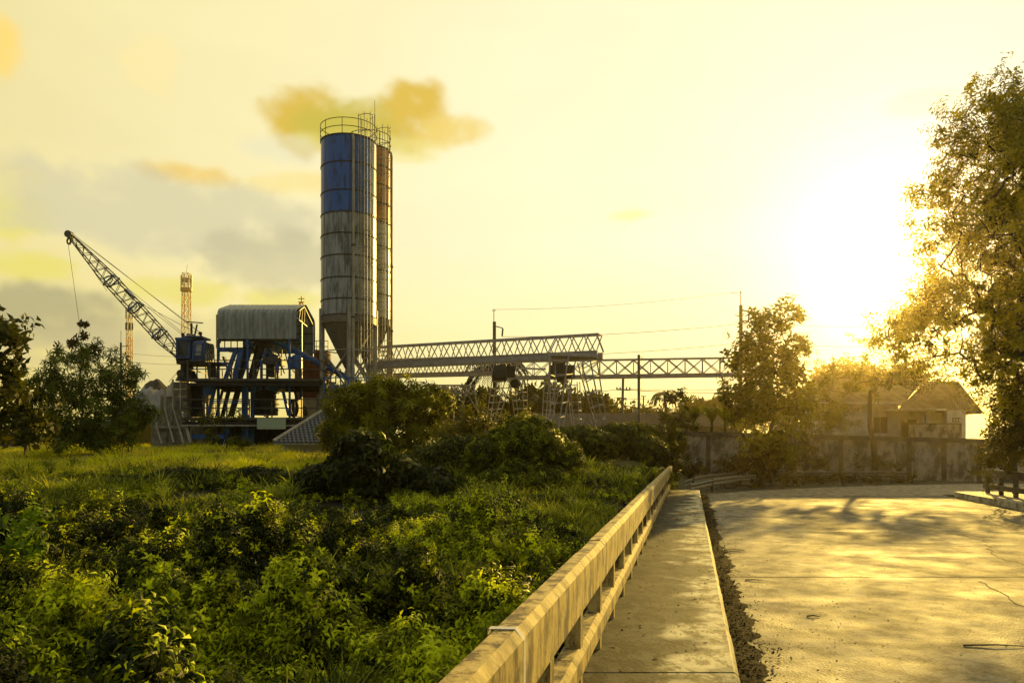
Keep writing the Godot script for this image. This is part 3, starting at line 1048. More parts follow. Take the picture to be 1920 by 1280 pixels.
func make_plants() -> void:
	tree("leafy_tree", "dark bushy tree with narrow leaves before the gravel heap", "tree", {base = at(165, 836, 35), head = at(168, 800, 35), lobes = lobes_at([[165, 720, 35, 92, 62], [90, 730, 34.5, 50, 60], [232, 705, 35, 34, 34], [215, 775, 34.5, 78, 48], [110, 790, 34.5, 84, 40], [170, 668, 35, 48, 28], [262, 775, 34.5, 34, 30], [165, 818, 34.3, 120, 26], [70, 780, 34.6, 60, 50]]),
		twigs = 430, leaf = LANCE, size = .38, per = 4, spread = .14, girth = .13, lo = DK, hi = Color(.15, .20, .02), droop = .0})
	tree("sapling", "tall thin sapling with drooping brown leaves above the bushy tree", "sapling", {base = at(150, 838, 37), head = at(149, 690, 37), lobes = lobes_at([[148, 610, 37, 8, 12], [142, 640, 37, 12, 14], [165, 634, 37, 10, 8], [118, 650, 37, 12, 10]]),
		twigs = 14, leaf = OVAL, size = .34, per = 3, spread = .05, girth = .035, thin = .008, lo = Color(.02, .015, .006), hi = Color(.07, .045, .012), droop = 1.2})
	tree("leafy_tree", "branches of a near tree with broad leaves hanging in from the edge", "tree", {base = at(-150, 990, 15), head = at(-120, 780, 15), lobes = lobes_at([[8, 650, 15, 38, 58], [-10, 730, 15, 70, 60], [30, 780, 15, 60, 40], [-60, 640, 15, 70, 90], [60, 812, 15, 36, 18]]),
		twigs = 90, leaf = OVAL, size = .30, per = 4, spread = .10, girth = .12, lo = DK, hi = Color(.09, .09, .018), droop = .5})
	tree("shrub", "low leafy shrub with pale fresh leaves among the dark creepers", "shrub", {base = at(-40, 1110, 10.5), head = at(-20, 1040, 10.5), lobes = lobes_at([[55, 985, 10.5, 55, 18], [10, 1020, 10.4, 60, 34], [60, 1030, 10.4, 40, 20]]),
		twigs = 26, leaf = OVAL, size = .22, per = 3, spread = .06, girth = .02, thin = .006, lo = Color(.03, .06, .01), hi = Color(.25, .38, .02)})
	tree("mango_tree", "dense dark mango tree in front of the girder cranes", "tree", {base = at(735, 850, 33), head = at(735, 815, 33), lobes = lobes_at([[730, 770, 33, 100, 50], [650, 790, 32.5, 56, 44], [690, 745, 33, 56, 32], [770, 745, 33.5, 56, 30], [810, 775, 33.5, 50, 40], [635, 750, 33, 22, 20], [700, 815, 32, 90, 34], [790, 825, 32.5, 60, 34], [620, 815, 32, 34, 30], [720, 725, 33, 50, 16]]),
		twigs = 460, leaf = LANCE, size = .42, per = 4, spread = .13, girth = .14, lo = DK, hi = Color(.34, .34, .02), droop = .35})
	tree("shrub", "sunlit yellow green bush between the mango tree and the legs of the cranes", "shrub", {base = at(880, 860, 30), head = at(880, 835, 30), lobes = lobes_at([[880, 800, 30, 42, 34], [850, 830, 29.5, 44, 30], [940, 810, 30, 36, 26], [905, 770, 30, 16, 12], [985, 785, 31, 30, 14]]),
		twigs = 130, leaf = SPRAY, size = .30, per = 5, spread = .12, girth = .05, lo = Color(.05, .065, .012), hi = GOLD})
	tree("leafy_tree", "slender young tree with upright branches standing before the long wall", "tree", {base = at(1442, 905, 40), head = at(1446, 800, 40), lobes = lobes_at([[1440, 620, 40, 48, 40], [1468, 585, 40, 34, 22], [1415, 680, 40, 52, 52], [1470, 680, 40, 48, 60], [1500, 668, 40, 26, 20], [1430, 760, 40, 66, 56], [1488, 745, 40, 46, 46], [1380, 745, 40, 28, 46], [1490, 600, 40, 14, 12], [1392, 640, 40, 16, 14], [1440, 840, 39.6, 54, 34]]),
		twigs = 330, leaf = OVAL, size = .50, per = 5, spread = .20, girth = .11, lo = Color(.03, .036, .005), hi = Color(.20, .20, .015), droop = -.2})
	tree("broadleaf_tree", "great tall tree with airy foliage before the setting sun", "tree", {base = at(1985, 905, 26), head = at(1940, 700, 26), lobes = lobes_at([[1862, 190, 26, 40, 50], [1890, 260, 26, 90, 60], [1800, 255, 26, 52, 40], [1850, 330, 26, 90, 60], [1770, 375, 26, 56, 44], [1830, 430, 26, 100, 60], [1760, 470, 26, 44, 36], [1800, 520, 26, 70, 40], [1770, 590, 26, 96, 40], [1680, 640, 26, 66, 32], [1860, 600, 26, 70, 70], [1760, 660, 26, 70, 30], [1900, 480, 27, 80, 120], [1960, 300, 27, 90, 170], [1950, 560, 27, 80, 140], [1890, 690, 26.5, 60, 60], [1990, 700, 26.5, 70, 80], [1870, 660, 26, 70, 50], [1820, 690, 26, 50, 30], [1880, 740, 26.2, 50, 50], [1780, 560, 26, 60, 40], [1730, 610, 26, 60, 34]]),
		twigs = 1500, leaf = FINE, size = .62, per = 4, spread = .22, girth = .30, lo = Color(.05, .055, .006), hi = Color(.45, .41, .015), droop = .3, knee = 1.6})
	tree("leafy_bush", "dense dark bush spilling over the end of the far footway", "bush", {base = at(1905, 925, 26.5), head = at(1905, 880, 26.5), lobes = lobes_at([[1890, 830, 26.4, 48, 60], [1865, 870, 26.2, 30, 34], [1930, 800, 26.8, 60, 90], [1900, 760, 26.6, 40, 50], [1852, 862, 26.2, 14, 14]]),
		twigs = 230, leaf = SPRAY, size = .34, per = 5, spread = .13, girth = .06, lo = Color(.022, .026, .006), hi = Color(.12, .115, .02)})
	tree("climber_clad_tree", "thin bare topped tree smothered in creepers at the end of the wall", "tree", {base = at(1262, 905, 33.5), head = at(1256, 800, 33.5), lobes = lobes_at([[1258, 790, 33.5, 16, 30], [1262, 850, 33.4, 26, 46], [1262, 750, 33.5, 22, 16], [1276, 745, 33.5, 10, 14], [1240, 742, 33.5, 12, 8], [1285, 790, 33.5, 22, 26], [1250, 890, 33, 30, 20]]),
		twigs = 120, leaf = OVAL, size = .26, per = 4, spread = .08, girth = .05, lo = DK, hi = Color(.08, .085, .016), droop = .3})
	tree("shade_tree", "leaning shade tree with a flat crown between the wall and the house", "tree", {base = at(1640, 895, 45), head = at(1632, 735, 45.5), lobes = lobes_at([[1640, 712, 46, 110, 24], [1575, 694, 46, 30, 18], [1700, 700, 46, 70, 24], [1550, 735, 46, 50, 22], [1720, 735, 46, 30, 16]]),
		twigs = 75, leaf = SPRAY, size = .5, per = 4, spread = .2, girth = .13, lo = Color(.035, .038, .009), hi = Color(.10, .09, .018)})
	for w in [["dark weeds growing at the foot of the slender tree", [[1430, 870, 40, 70, 30], [1375, 872, 39.6, 26, 24], [1455, 845, 39.8, 40, 30]], 150], ["clump of upright weeds against the wall beside the long guard rail", [[1507, 855, 43, 20, 30]], 40], ["low weeds along the foot of the wall near the leaning tree", [[1560, 875, 43.5, 34, 12], [1625, 872, 43.5, 40, 14], [1690, 868, 44, 20, 18]], 36], ["straggling weeds behind the bent guard rails", [[1310, 885, 42, 30, 14], [1350, 880, 42, 24, 14]], 50], ["dry weeds on the verge under the long guard rail", [[1480, 902, 40, 60, 8], [1580, 900, 41, 70, 7], [1680, 898, 42, 50, 6], [1400, 912, 37, 40, 7]], 50]]:
		var l: Array = lobes_at(w[1])
		tree("weeds", w[0], "weeds", {base = l[0][0] - Vector3(0, l[0][1].y + .1, 0), head = l[0][0] - Vector3(0, l[0][1].y * .6, 0), lobes = l, twigs = w[2], leaf = SPRAY, size = .36, per = 4, spread = .12, girth = .02, thin = .006, lo = Color(.012, .014, .004), hi = Color(.05, .05, .012)}, "weeds below the wall")
	for w in [["pale green bushes behind the wall left of the house", [[1500, 795, 51, 60, 26], [1570, 790, 51, 40, 28], [1545, 770, 52, 40, 18]], 130], ["low bush beside the banana plants behind the wall", [[1400, 790, 51, 40, 30], [1290, 775, 52, 26, 26]], 90]]:
		var l: Array = lobes_at(w[1])
		tree("shrub", w[0], "shrub", {base = l[0][0] - Vector3(0, l[0][1].y + .3, 0), head = l[0][0] - Vector3(0, l[0][1].y * .6, 0), lobes = l, twigs = w[2], leaf = SPRAY, size = .5, per = 4, spread = .16, girth = .03, lo = Color(.05, .055, .012), hi = GOLD})
	tree("sapling", "small papaya like sapling in front of the lower deck", "sapling", {base = at(425, 850, 39), head = at(424, 812, 39), lobes = lobes_at([[388, 790, 39, 16, 8], [414, 788, 39, 14, 8], [440, 782, 39, 16, 10], [400, 815, 39, 20, 8], [440, 822, 39, 22, 10], [455, 830, 39, 18, 8]]),
		twigs = 40, leaf = SPRAY, size = .32, per = 4, spread = .07, girth = .035, thin = .01, lo = Color(.04, .06, .01), hi = Color(.14, .15, .02)})
	mound("rounded mound of creepers in front of the girder crane legs", at(985, 900, 26), [[at(985, 868, 26), Vector3(1.35, 1.4, 1.3)], [at(930, 880, 25.6), Vector3(.9, 1.15, .9)], [at(1045, 890, 26), Vector3(.8, 1.0, .9)], [at(985, 930, 24.6), Vector3(1.5, .9, 1.0)]], 5200, .34, Color(.018, .034, .004), Color(.50, .55, .015), VINE)
	mound("creepers hanging over the low block wall", at(1180, 880, 40), [[at(1190, 835, 44), Vector3(1.7, 1.05, .8)], [at(1135, 840, 44), Vector3(1.5, .95, .9)], [at(1235, 835, 44.5), Vector3(1.2, 1.0, .7)], [at(1160, 872, 38), Vector3(2.0, .7, 1.4)], [at(1090, 870, 36), Vector3(1.5, .9, 1.3)], [at(1215, 878, 39), Vector3(1.3, .8, 1.2)]], 6200, .42, Color(.018, .034, .004), Color(.50, .54, .015), VINE)
	mound("uneven bank of creepers between the mango tree and the rounded mound", at(850, 880, 28), [[at(860, 868, 28), Vector3(.9, .75, .9)], [at(815, 880, 27.5), Vector3(.8, .6, .8)], [at(900, 890, 27), Vector3(.8, .6, .8)], [at(765, 885, 27.5), Vector3(.7, .45, .7)]], 3600, .32, Color(.03, .045, .008), Color(.28, .29, .03), SPRAY)
	mound("thick creepers climbing between the rounded mound and the low block wall", at(1080, 850, 33), [[at(1075, 835, 33.5), Vector3(.9, .7, .8)], [at(1110, 845, 33), Vector3(1.0, .75, .9)], [at(1150, 830, 35), Vector3(.9, .75, .8)], [at(1205, 850, 35), Vector3(1.0, .7, .9)], [at(1230, 870, 34), Vector3(.7, .8, .7)]], 4200, .34, Color(.03, .05, .009), Color(.27, .30, .03), VINE)
	mound("dark stump smothered in large leaved creepers", at(680, 930, 23), [[at(682, 880, 23), Vector3(.72, .85, .7)], [at(665, 915, 22.6), Vector3(.85, .7, .7)], [at(740, 905, 23.5), Vector3(.95, .55, .8)], [at(690, 858, 23), Vector3(.4, .4, .4)], [at(610, 915, 23.2), Vector3(.8, .45, .7)], [at(800, 925, 23.5), Vector3(.9, .45, .8)]], 2600, .40, Color(.012, .024, .005), Color(.13, .16, .02), OVAL)
	mound("low hummock of creepers beside the far end of the parapet", at(1180, 930, 29), [[at(1180, 905, 30), Vector3(1.5, .5, 1.5)], [at(1120, 925, 27), Vector3(1.6, .5, 1.6)], [at(1085, 900, 29.5), Vector3(1.3, .6, 1.2)]], 3600, .32, Color(.018, .034, .004), Color(.50, .54, .015), VINE)
	mound("dark hummock of creepers at the edge of the meadow", at(350, 905, 25), [[at(350, 908, 25), Vector3(1.3, .36, .7)], [at(480, 904, 25.5), Vector3(1.0, .36, .7)], [at(230, 918, 24), Vector3(1.2, .3, .7)], [at(570, 915, 24.5), Vector3(1.2, .36, .7)]], 3000, .30, Color(.018, .03, .006), Color(.10, .13, .02), VINE)
	# far trees and palms
	var far := [["broad far tree behind the crane legs", [[1012, 770, 88, 60, 36], [1050, 765, 88, 40, 34]]], ["round far tree right of the crane legs", [[1105, 772, 95, 40, 32], [1085, 785, 95, 40, 24]]], ["low far tree line below the power lines", [[1150, 788, 120, 30, 14], [1200, 784, 120, 30, 16], [1250, 786, 120, 26, 12]]], ["far bushy tree left of the slender tree", [[1315, 780, 110, 30, 24], [1345, 785, 100, 22, 24]]], ["dark far trees behind the mango tree", [[880, 780, 80, 70, 40], [940, 790, 80, 50, 26]]], ["far tree beyond the roof of the house", [[1580, 705, 120, 60, 20], [1680, 712, 120, 60, 18]]], ["far trees beyond the bushy tree at the edge", [[30, 815, 90, 60, 22], [300, 812, 95, 50, 24], [120, 820, 92, 60, 20], [210, 818, 92, 60, 22]]]]
	for w in far:
		var l: Array = lobes_at(w[1])
		var b: Vector3 = l[0][0]
		tree("far_tree", w[0], "tree", {base = Vector3(b.x, 1.6, b.z), head = b - Vector3(0, l[0][1].y * .4, 0), lobes = l, twigs = 120, leaf = CLUMP, size = 1.2, per = 3, spread = .5, girth = .2, thin = .04, lo = Color(.022, .026, .007), hi = Color(.07, .07, .015), knee = 3.0}, "trees beyond the plant")

func palm(label: String, base: Vector3, top: Vector3, reach: float, hang: float, count: int, lo: Color, hi: Color) -> void:
	var o := thing("palm_tree", label, "palm", base, "palms beyond the plant")
	var tr := Sh.new()
	tr.path([base, base.lerp(top, .5) + Vector3(.1, 0, 0), top], [.2, .15, .12], 7)
	put("trunk", tr, M.bark, o)
	for i in count:
		var a := 2.4 * i + rnd(-.2, .2)
		var up := rnd(-.2, 1.0)
		var sh := Sh.new()
		sh.tint = mixed(lo, hi, rng.randf())
		var last := top
		var dir := Vector3(cos(a), up, sin(a)).normalized()
		var segs := 9
		for k in segs:
			var next := last + dir * reach / segs
			dir = (dir + Vector3(0, -hang / segs * (1.0 + k * .25), 0)).normalized()
			sh.tube(last, next, .02, .014, 3, false)
			var s := dir.cross(Vector3.UP).normalized()
			for e in [-1.0, 1.0]:
				for f in 2:
					var q := last.lerp(next, .5 * f)
					sh.blade(q, (dir * .6 + s * e + Vector3(0, -.35, 0)).normalized(), reach * .22 * (1.15 - absf(k - 3.5) / 7.0), reach * .028, Vector3(0, -.5, 0))
			last = next
		put("frond", sh, M.leaf, o, true)

func make_palms() -> void:
	palm("dark palm with hanging dead fronds behind the girder", at(925, 800, 62), at(926, 690, 62), 3.6, 1.7, 22, Color(.012, .012, .005), Color(.05, .048, .012))
	palm("palm crown behind the mango tree", at(812, 800, 64), at(812, 738, 64), 2.2, 1.4, 14, Color(.02, .022, .006), Color(.06, .06, .012))
	palm("short drooping palm between the crane legs", at(1006, 800, 80), at(1006, 748, 80), 2.6, 1.9, 16, Color(.02, .022, .006), Color(.06, .06, .012))
	palm("lone coconut palm left of the slender tree", at(1248, 800, 72), at(1246, 738, 72), 1.9, 2.0, 13, Color(.02, .02, .006), Color(.05, .05, .012))
	for b in [[1300, 800, 50.5, "banana plant with broad upright leaves nearest the climber clad tree"], [1335, 802, 50.8, "tall banana plant behind the wall left of the slender tree"], [1360, 800, 50.4, "small banana plant beside the slender tree"]]:
		var base := at(b[0], 835, b[2])
		var o := thing("banana_plant", b[3], "banana plant", base, "banana plants behind the wall")
		var st := Sh.new()
		st.tint = Color(.06, .07, .02)
		st.path([base, base + Vector3(0, 1.5, 0)], [.12, .08], 7)
		put("stem", st, M.leaf, o, true)
		for i in 7:
			var a: float = 2.4 * i + b[0]
			var sh := Sh.new()
			sh.tint = mixed(Color(.05, .07, .012), Color(.15, .16, .03), rng.randf())
			var p := base + Vector3(0, 1.3 + .05 * i, 0)
			var dir := Vector3(cos(a) * .55, 1.2, sin(a) * .55).normalized()
			var s := dir.cross(Vector3.UP).normalized()
			var w := [.05, .2, .24, .2, .02]
			for k in 4:
				var q := p + dir * .36
				dir = (dir + Vector3(cos(a), -.55, sin(a)) * .32).normalized()
				var u := Vector3(0, .06, 0)
				sh.face([p - s * w[k] + u, p, q, q - s * w[k + 1] + u], Vector3.UP)
				sh.face([p, p + s * w[k] + u, q + s * w[k + 1] + u, q], Vector3.UP)
				p = q
			put("leaf", sh, M.leaf, o, true)
# ------------------------------------------------------------------ the concrete plant
func rail_fence(o: Node, pts: Array, tall: float, post_gap: float, mat: Material, r: float = .028) -> void:
	var sh := Sh.new()
	for i in pts.size() - 1:
		for h in [tall, tall * .52]:
			sh.beam(pts[i] + Vector3(0, h, 0), pts[i + 1] + Vector3(0, h, 0), r * 2, r * 2)
	var m := put("railing", sh, mat, o)
	for i in pts.size() - 1:
		var n := maxi(1, int(round(pts[i].distance_to(pts[i + 1]) / post_gap)))
		for k in n + (1 if i == pts.size() - 2 else 0):
			var p: Vector3 = pts[i].lerp(pts[i + 1], float(k) / n)
			var s := Sh.new()
			s.beam(p, p + Vector3(0, tall + r, 0), r * 2.3, r * 2.3, Vector3.FORWARD)
			put("post", s, mat, m)

func bar(o: Node, called: String, p: Vector3, q: Vector3, w: float, h: float, mat: Material) -> MeshInstance3D:
	var sh := Sh.new()
	sh.beam(p, q, w, h, Vector3.BACK if absf((q - p).normalized().z) < .9 else Vector3.UP)
	return put(called, sh, mat, o)

func pipe(o: Node, called: String, p: Vector3, q: Vector3, r: float, mat: Material, k: int = 10) -> MeshInstance3D:
	var sh := Sh.new()
	sh.tube(p, q, r, r, k)
	return put(called, sh, mat, o)

func block(o: Node, called: String, x0: float, y0: float, x1: float, y1: float, d0: float, d1: float, mat: Material) -> MeshInstance3D:   # a box whose front was surveyed
	var a := at(x0, y0, d0)
	var b := at(x1, y1, d0)
	var sh := Sh.new()
	sh.box(Vector3((a.x + b.x) / 2, (a.y + b.y) / 2, -(d0 + d1) / 2), Vector3(absf(b.x - a.x), absf(a.y - b.y), d1 - d0))
	return put(called, sh, mat, o)

func make_plant() -> void:
	var o := thing("batching_plant", "blue and grey concrete batching plant with two railed decks under a ribbed shed", "batching plant", at(460, 842, 46))
	# decks
	var up := 5.62   # upper deck
	var lowd := 3.48
	var x0 := -17.9
	var x1 := -10.55
	for k in [[up, x0 + .0, x1, 44.0, 49.5], [lowd, x0 - .4, x1 - .2, 44.2, 49.5]]:
		var sh := Sh.new()
		sh.box(Vector3((k[1] + k[2]) / 2, k[0] - .07, -(k[3] + k[4]) / 2), Vector3(k[2] - k[1], .14, k[4] - k[3]))
		put("deck", sh, M.steel, o)
		for z in [k[3] + .25, (k[3] + k[4]) / 2, k[4] - .25]:
			bar(o, "deck_beam", Vector3(k[1] + .05, k[0] - .32, -z), Vector3(k[2] - .05, k[0] - .32, -z), .16, .34, M.dark)
		var e := .08
		rail_fence(o, [Vector3(k[1], k[0], -k[4] + e), Vector3(k[1], k[0], -k[3] - e), Vector3(k[2] - .05, k[0], -k[3] - e), Vector3(k[2] - .05, k[0], -k[4] + e)], 1.0, 1.22, M.steel)
	# underside frame and ground floor
	block(o, "ground_floor_wall", 560, 800, 640, 846, 49.0, 49.2, M.dark)
	for i in 14:
		var x := 340 + i * 20.0
		block(o, "back_panel", x, 799 if i > 4 else 790, x + 19.6, 846, 47.6 + .02 * (i % 2), 47.66 + .02 * (i % 2), M.steel if i > 4 else M.bin)
	for y in [809, 818, 827]:
		block(o, "girt", 440, y, 620, y + 1.6, 47.4, 47.55, M.steel)
	block(o, "side_beam", 338, 796, 560, 799, 44.15, 44.3, M.pale)
	# columns
	for c in [[463, 636, 842, 1.6, 44.6], [542, 636, 842, 1.6, 44.6], [564, 602, 842, 1.8, 47.5], [408, 636, 842, 2.2, 45.6], [408, 640, 842, 2.0, 48.6], [500, 640, 842, 2.0, 48.8], [352, 711, 842, 1.6, 46.0]]:
		block(o, "column", c[0] - c[3], c[1], c[0] + c[3], c[2], c[4], c[4] + .14, M.blue)
	block(o, "column", 452.5, 717, 460, 842, 45.4, 45.7, M.blue)
	block(o, "column", 469, 718, 475, 842, 45.6, 45.8, M.blue)
	# blue hopper frame above the upper deck
	block(o, "hopper_beam", 407, 651.5, 443, 658.5, 45.5, 45.8, M.blue)
	block(o, "hopper_beam", 411, 679, 434, 682.5, 45.55, 45.8, M.blue)
	for l in [[439.5, 658, 421, 709, 6.6, 45.5], [451, 654, 438, 709, 9.5, 45.52], [472, 643, 449, 709, 6.5, 46.2]]:
		var p := at(l[0], l[1], l[5])
		var q := at(l[2], l[3], l[5])
		var w: float = l[4] * .03 * .5
		var sh := Sh.new()
		sh.slab([p + Vector3(-w, 0, 0), p + Vector3(w, 0, 0), q + Vector3(w, 0, 0), q + Vector3(-w, 0, 0)], Vector3(0, 0, -.25))
		put("hopper_leg", sh, M.blue, o)
	for l in [[461, 650, 444, 709, 8.0, 46.0], [491, 643, 474, 709, 7.0, 45.8], [483, 643, 466, 709, 5.0, 47.0], [417, 668, 433, 709, 4.0, 47.4]]:
		var p := at(l[0], l[1], l[5])
		var q := at(l[2], l[3], l[5])
		var w: float = l[4] * .03 * .5
		var sh := Sh.new()
		sh.slab([p + Vector3(-w, 0, 0), p + Vector3(w, 0, 0), q + Vector3(w, 0, 0), q + Vector3(-w, 0, 0)], Vector3(0, 0, -.35))
		put("elevator_casing", sh, M.dark, o)
	# rail and grating under the shed
	block(o, "walkway", 408, 651, 470, 653, 46.0, 48.0, M.dark)
	rail_fence(o, [at(409, 652, 46.2), at(468, 652, 46.2)], .95, .36, M.steel, .02)
	block(o, "eave_beam", 408, 635, 560, 639, 45.2, 45.4, M.dark)
	block(o, "feed_chute", 476, 636, 498, 646, 45.6, 47.0, M.dark)
	# discharge and mixer
	block(o, "weigh_hopper", 491, 668, 521, 682, 45.6, 47.2, M.steel)
	for k in [[497, 662, 6.5], [506, 660, 9.0], [515, 664, 5.5]]:
		var sh := Sh.new()
		var p := at(k[0], k[1] + 5, 45.7)
		sh.tube(p, p + Vector3(0, 0, -1.1), k[2] * .03, k[2] * .03, 14)
		put("motor", sh, M.blue, o)
	var arch := Sh.new()
	var ap := []
	for k in 9:
		var a := PI * k / 8.0
		ap.append(at(505 - 5.5 * cos(a), 664 - 7.5 * sin(a), 45.55))
	arch.path(ap, [.05, .05, .05, .05, .05, .05, .05, .05, .05], 6)
	put("lifting_eye", arch, M.steel, o)
	block(o, "weigh_frame", 487, 676, 490.5, 709, 45.5, 45.7, M.blue)
	block(o, "weigh_frame", 516, 680, 521, 709, 45.5, 45.7, M.blue)
	block(o, "discharge", 498, 682, 513, 705, 45.8, 46.8, M.dark)
	bar(o, "rung", at(487, 703, 45.48), at(521, 703, 45.48), .05, .05, M.steel)
	var tank := Sh.new()
	tank.lathe([Vector2(0, 0), Vector2(.22, .02), Vector2(.26, .1), Vector2(.26, .72), Vector2(.22, .8), Vector2(0, .82)], at(556, 692, 45.6), 18)
	put("water_tank", tank, M.blue, o)
	block(o, "control_box", 539, 668, 562, 691, 46.4, 47.0, M.blue)
	# ladder and stair bits under the shed
	for k in 5:
		bar(o, "stair_rail", at(492 + k * 2, 640 + k * 2, 46.5), at(503 + k * 2, 652 + k * 2, 46.5), .03, .03, M.steel)
	for l in [[521, 668, 533, 700], [528, 655, 527, 704], [534, 660, 545, 704], [548, 694, 560, 706]]:
		bar(o, "brace", at(l[0], l[1], 46.4), at(l[2], l[3], 46.4), .06, .06, M.steel)
	# storey between the decks
	var plate := Sh.new()
	plate.slab([at(380, 720, 45.3), at(404, 720, 45.3), at(398, 740, 45.3), at(380, 740, 45.3)], Vector3(0, 0, -.12))
	put("blue_plate", plate, M.blue, o)
	block(o, "blue_plate_frame", 380, 740, 383, 781, 45.3, 45.5, M.blue)
	for l in [[402, 722, 388, 781, 5.0, 45.25, "blue"], [430, 720, 415, 781, 6.0, 46.2, "dark"], [418, 720, 404, 781, 3.0, 46.6, "dark"], [448, 720, 431, 781, 10.0, 46.0, "dark"], [528, 728, 540, 779, 4.4, 45.0, "blue"], [526, 716, 531, 732, 5.0, 45.6, "blue"], [549, 725, 556, 752, 3.0, 45.9, "dark"]]:
		var p := at(l[0], l[1], l[5])
		var q := at(l[2], l[3], l[5])
		var w: float = l[4] * .03 * .5
		var sh := Sh.new()
		sh.slab([p + Vector3(-w, 0, 0), p + Vector3(w, 0, 0), q + Vector3(w, 0, 0), q + Vector3(-w, 0, 0)], Vector3(0, 0, -.22))
		put("brace", sh, M[l[6]], o)
	block(o, "cross_rail", 396, 751, 454, 753.4, 45.0, 45.15, M.blue)
	block(o, "cross_rail", 396, 755, 454, 756.4, 45.0, 45.12, M.blue)
	block(o, "dark_door", 356, 720, 379, 781, 45.6, 45.75, M.dark)
	block(o, "side_wall", 349, 720, 355, 781, 45.3, 49.0, M.bin)
	var mix := Sh.new()
	var mb := at(497, 779, 47.0)
	mix.lathe([Vector2(.2, 0), Vector2(.72, .02), Vector2(.72, .9), Vector2(.62, 1.0), Vector2(.62, 1.35), Vector2(.74, 1.42), Vector2(.74, 1.75), Vector2(.2, 1.8)], mb, 22)
	put("mixer_drum", mix, M.steel, o)
	for k in [[485, 727, 6.0], [503, 725, 7.5], [514, 727, 6.5]]:
		var sh := Sh.new()
		var p := at(k[0], k[1], 45.5)
		sh.tube(p, p + Vector3(0, 0, -.7), k[2] * .03, k[2] * .026, 14)
		put("mixer_motor", sh, M.blue, o)
	for y in [736, 747, 757, 768]:
		block(o, "mixer_band", 474, y, 522, y + 1.8, 46.1, 46.25, M.dark)
	block(o, "control_box", 471, 722, 478, 736, 45.2, 45.5, M.blue)
	var wheel := Sh.new()
	var wp := []
	var wr := []
	for k in 17:
		var a := TAU * k / 16.0
		wp.append(at(550 + 7 * cos(a), 765 + 15 * sin(a), 45.6)); wr.append(.09)
	wheel.path(wp, wr, 6)
	put("belt_wheel", wheel, M.dark, o)
	block(o, "belt_casing", 540, 748, 557, 780, 46.2, 47.0, M.steel)
	block(o, "yellow_bracket", 522, 729, 531, 734, 44.9, 45.3, M.yellow)
	block(o, "junction_box", 494, 777, 499, 781, 44.5, 44.7, M.pale)
	# chute below the lower deck
	for l in [[424, 788, 420, 838, 5.0, 45.2], [432, 790, 424, 828, 6.0, 45.0]]:
		bar(o, "lower_chute", at(l[0], l[1], l[5]), at(l[2], l[3], l[5]), l[4] * .03, .3, M.blue)
	block(o, "lower_beam", 360, 814, 420, 822, 44.6, 44.9, M.blue)
	block(o, "lower_panel", 370, 786, 420, 812, 47.0, 47.1, M.bin)
	# the blank sign board hung from the lower deck
	var sg := block(o, "sign_board", 481.5, 783, 535, 804, 43.9, 43.96, M.sign)
	sg.set_meta("label", "blank pale green sign board hung below the lower deck")
	block(sg, "frame", 481, 782.4, 535.5, 783.4, 43.88, 43.98, M.pale)
	block(sg, "frame", 481, 803.6, 535.5, 804.6, 43.88, 43.98, M.pale)
	# shed roof of ribbed sheets, bent over at the eaves
	var zf := -45.0
	var zb := -49.3
	var xl := -16.6
	var xr := -12.15
	var n := 9
	var sec := []   # section across the shed, from the front hem over the ridge to the hem behind
	var eave := 9.25
	sec.append(Vector2(zf, 7.93)); sec.append(Vector2(zf, eave - .1))
	for k in 5:
		var a := (PI / 2.0 - .44) * k / 4.0
		sec.append(Vector2(zf - .45 + .45 * cos(a), eave + .45 * sin(a)))
	sec.append(Vector2((zf + zb) / 2, 10.22))
	var half := sec.size()
	for k in range(half - 2, -1, -1):
		sec.append(Vector2(zf + zb - sec[k].x, sec[k].y - (.35 if k == 0 else .0)))
	for i in n:
		var a := lerpf(xl, xr, float(i) / n)
		var b := lerpf(xl, xr, float(i + 1) / n)
		var sh := Sh.new()
		var w := b - a
		var ribs := [[0.0, 0.0], [.06, .0], [.09, .035], [.15, .035], [.18, 0.0], [.56, .0], [.59, .035], [.65, .035], [.68, .0], [1.02, .004]]
		var mid := Vector2((zf + zb) / 2, 8.0)
		for k in sec.size() - 1:
			var p: Vector2 = sec[k]
			var q: Vector2 = sec[k + 1]
			var nn := Vector2(q.y - p.y, p.x - q.x).normalized()
			if nn.dot((p + q) / 2 - mid) < 0: nn = -nn
			for e in ribs.size() - 1:
				var u: Vector2 = nn * (ribs[e][1] + .002 * (i % 2))
				var v: Vector2 = nn * (ribs[e + 1][1] + .002 * (i % 2))
				var xa: float = a + ribs[e][0] * w
				var xb: float = a + ribs[e + 1][0] * w
				sh.face([Vector3(xa, p.y + u.y, p.x + u.x), Vector3(xb, p.y + v.y, p.x + v.x), Vector3(xb, q.y + v.y, q.x + v.x), Vector3(xa, q.y + u.y, q.x + u.x)], Vector3(0, nn.y, nn.x))
		put("cladding_sheet", sh, M.sheet, o)
	for x in [xl + .1, xr - .12]:   # frames inside the shed
		bar(o, "shed_frame", Vector3(x, 7.7, zf - .12), Vector3(x, 9.5, zf - .12), .1, .1, M.dark)
		bar(o, "shed_frame", Vector3(x, 7.4, zb + .12), Vector3(x, 9.5, zb + .12), .1, .1, M.blue)
		bar(o, "shed_frame", Vector3(x, 9.35, zf - .15), Vector3(x, 10.1, (zf + zb) / 2), .08, .08, M.steel)
		bar(o, "shed_frame", Vector3(x, 9.35, zb + .15), Vector3(x, 10.1, (zf + zb) / 2), .08, .08, M.steel)
		bar(o, "shed_frame", Vector3(x, 9.2, zf - .15), Vector3(x, 9.05, zb + 1.5), .06, .06, M.pale)
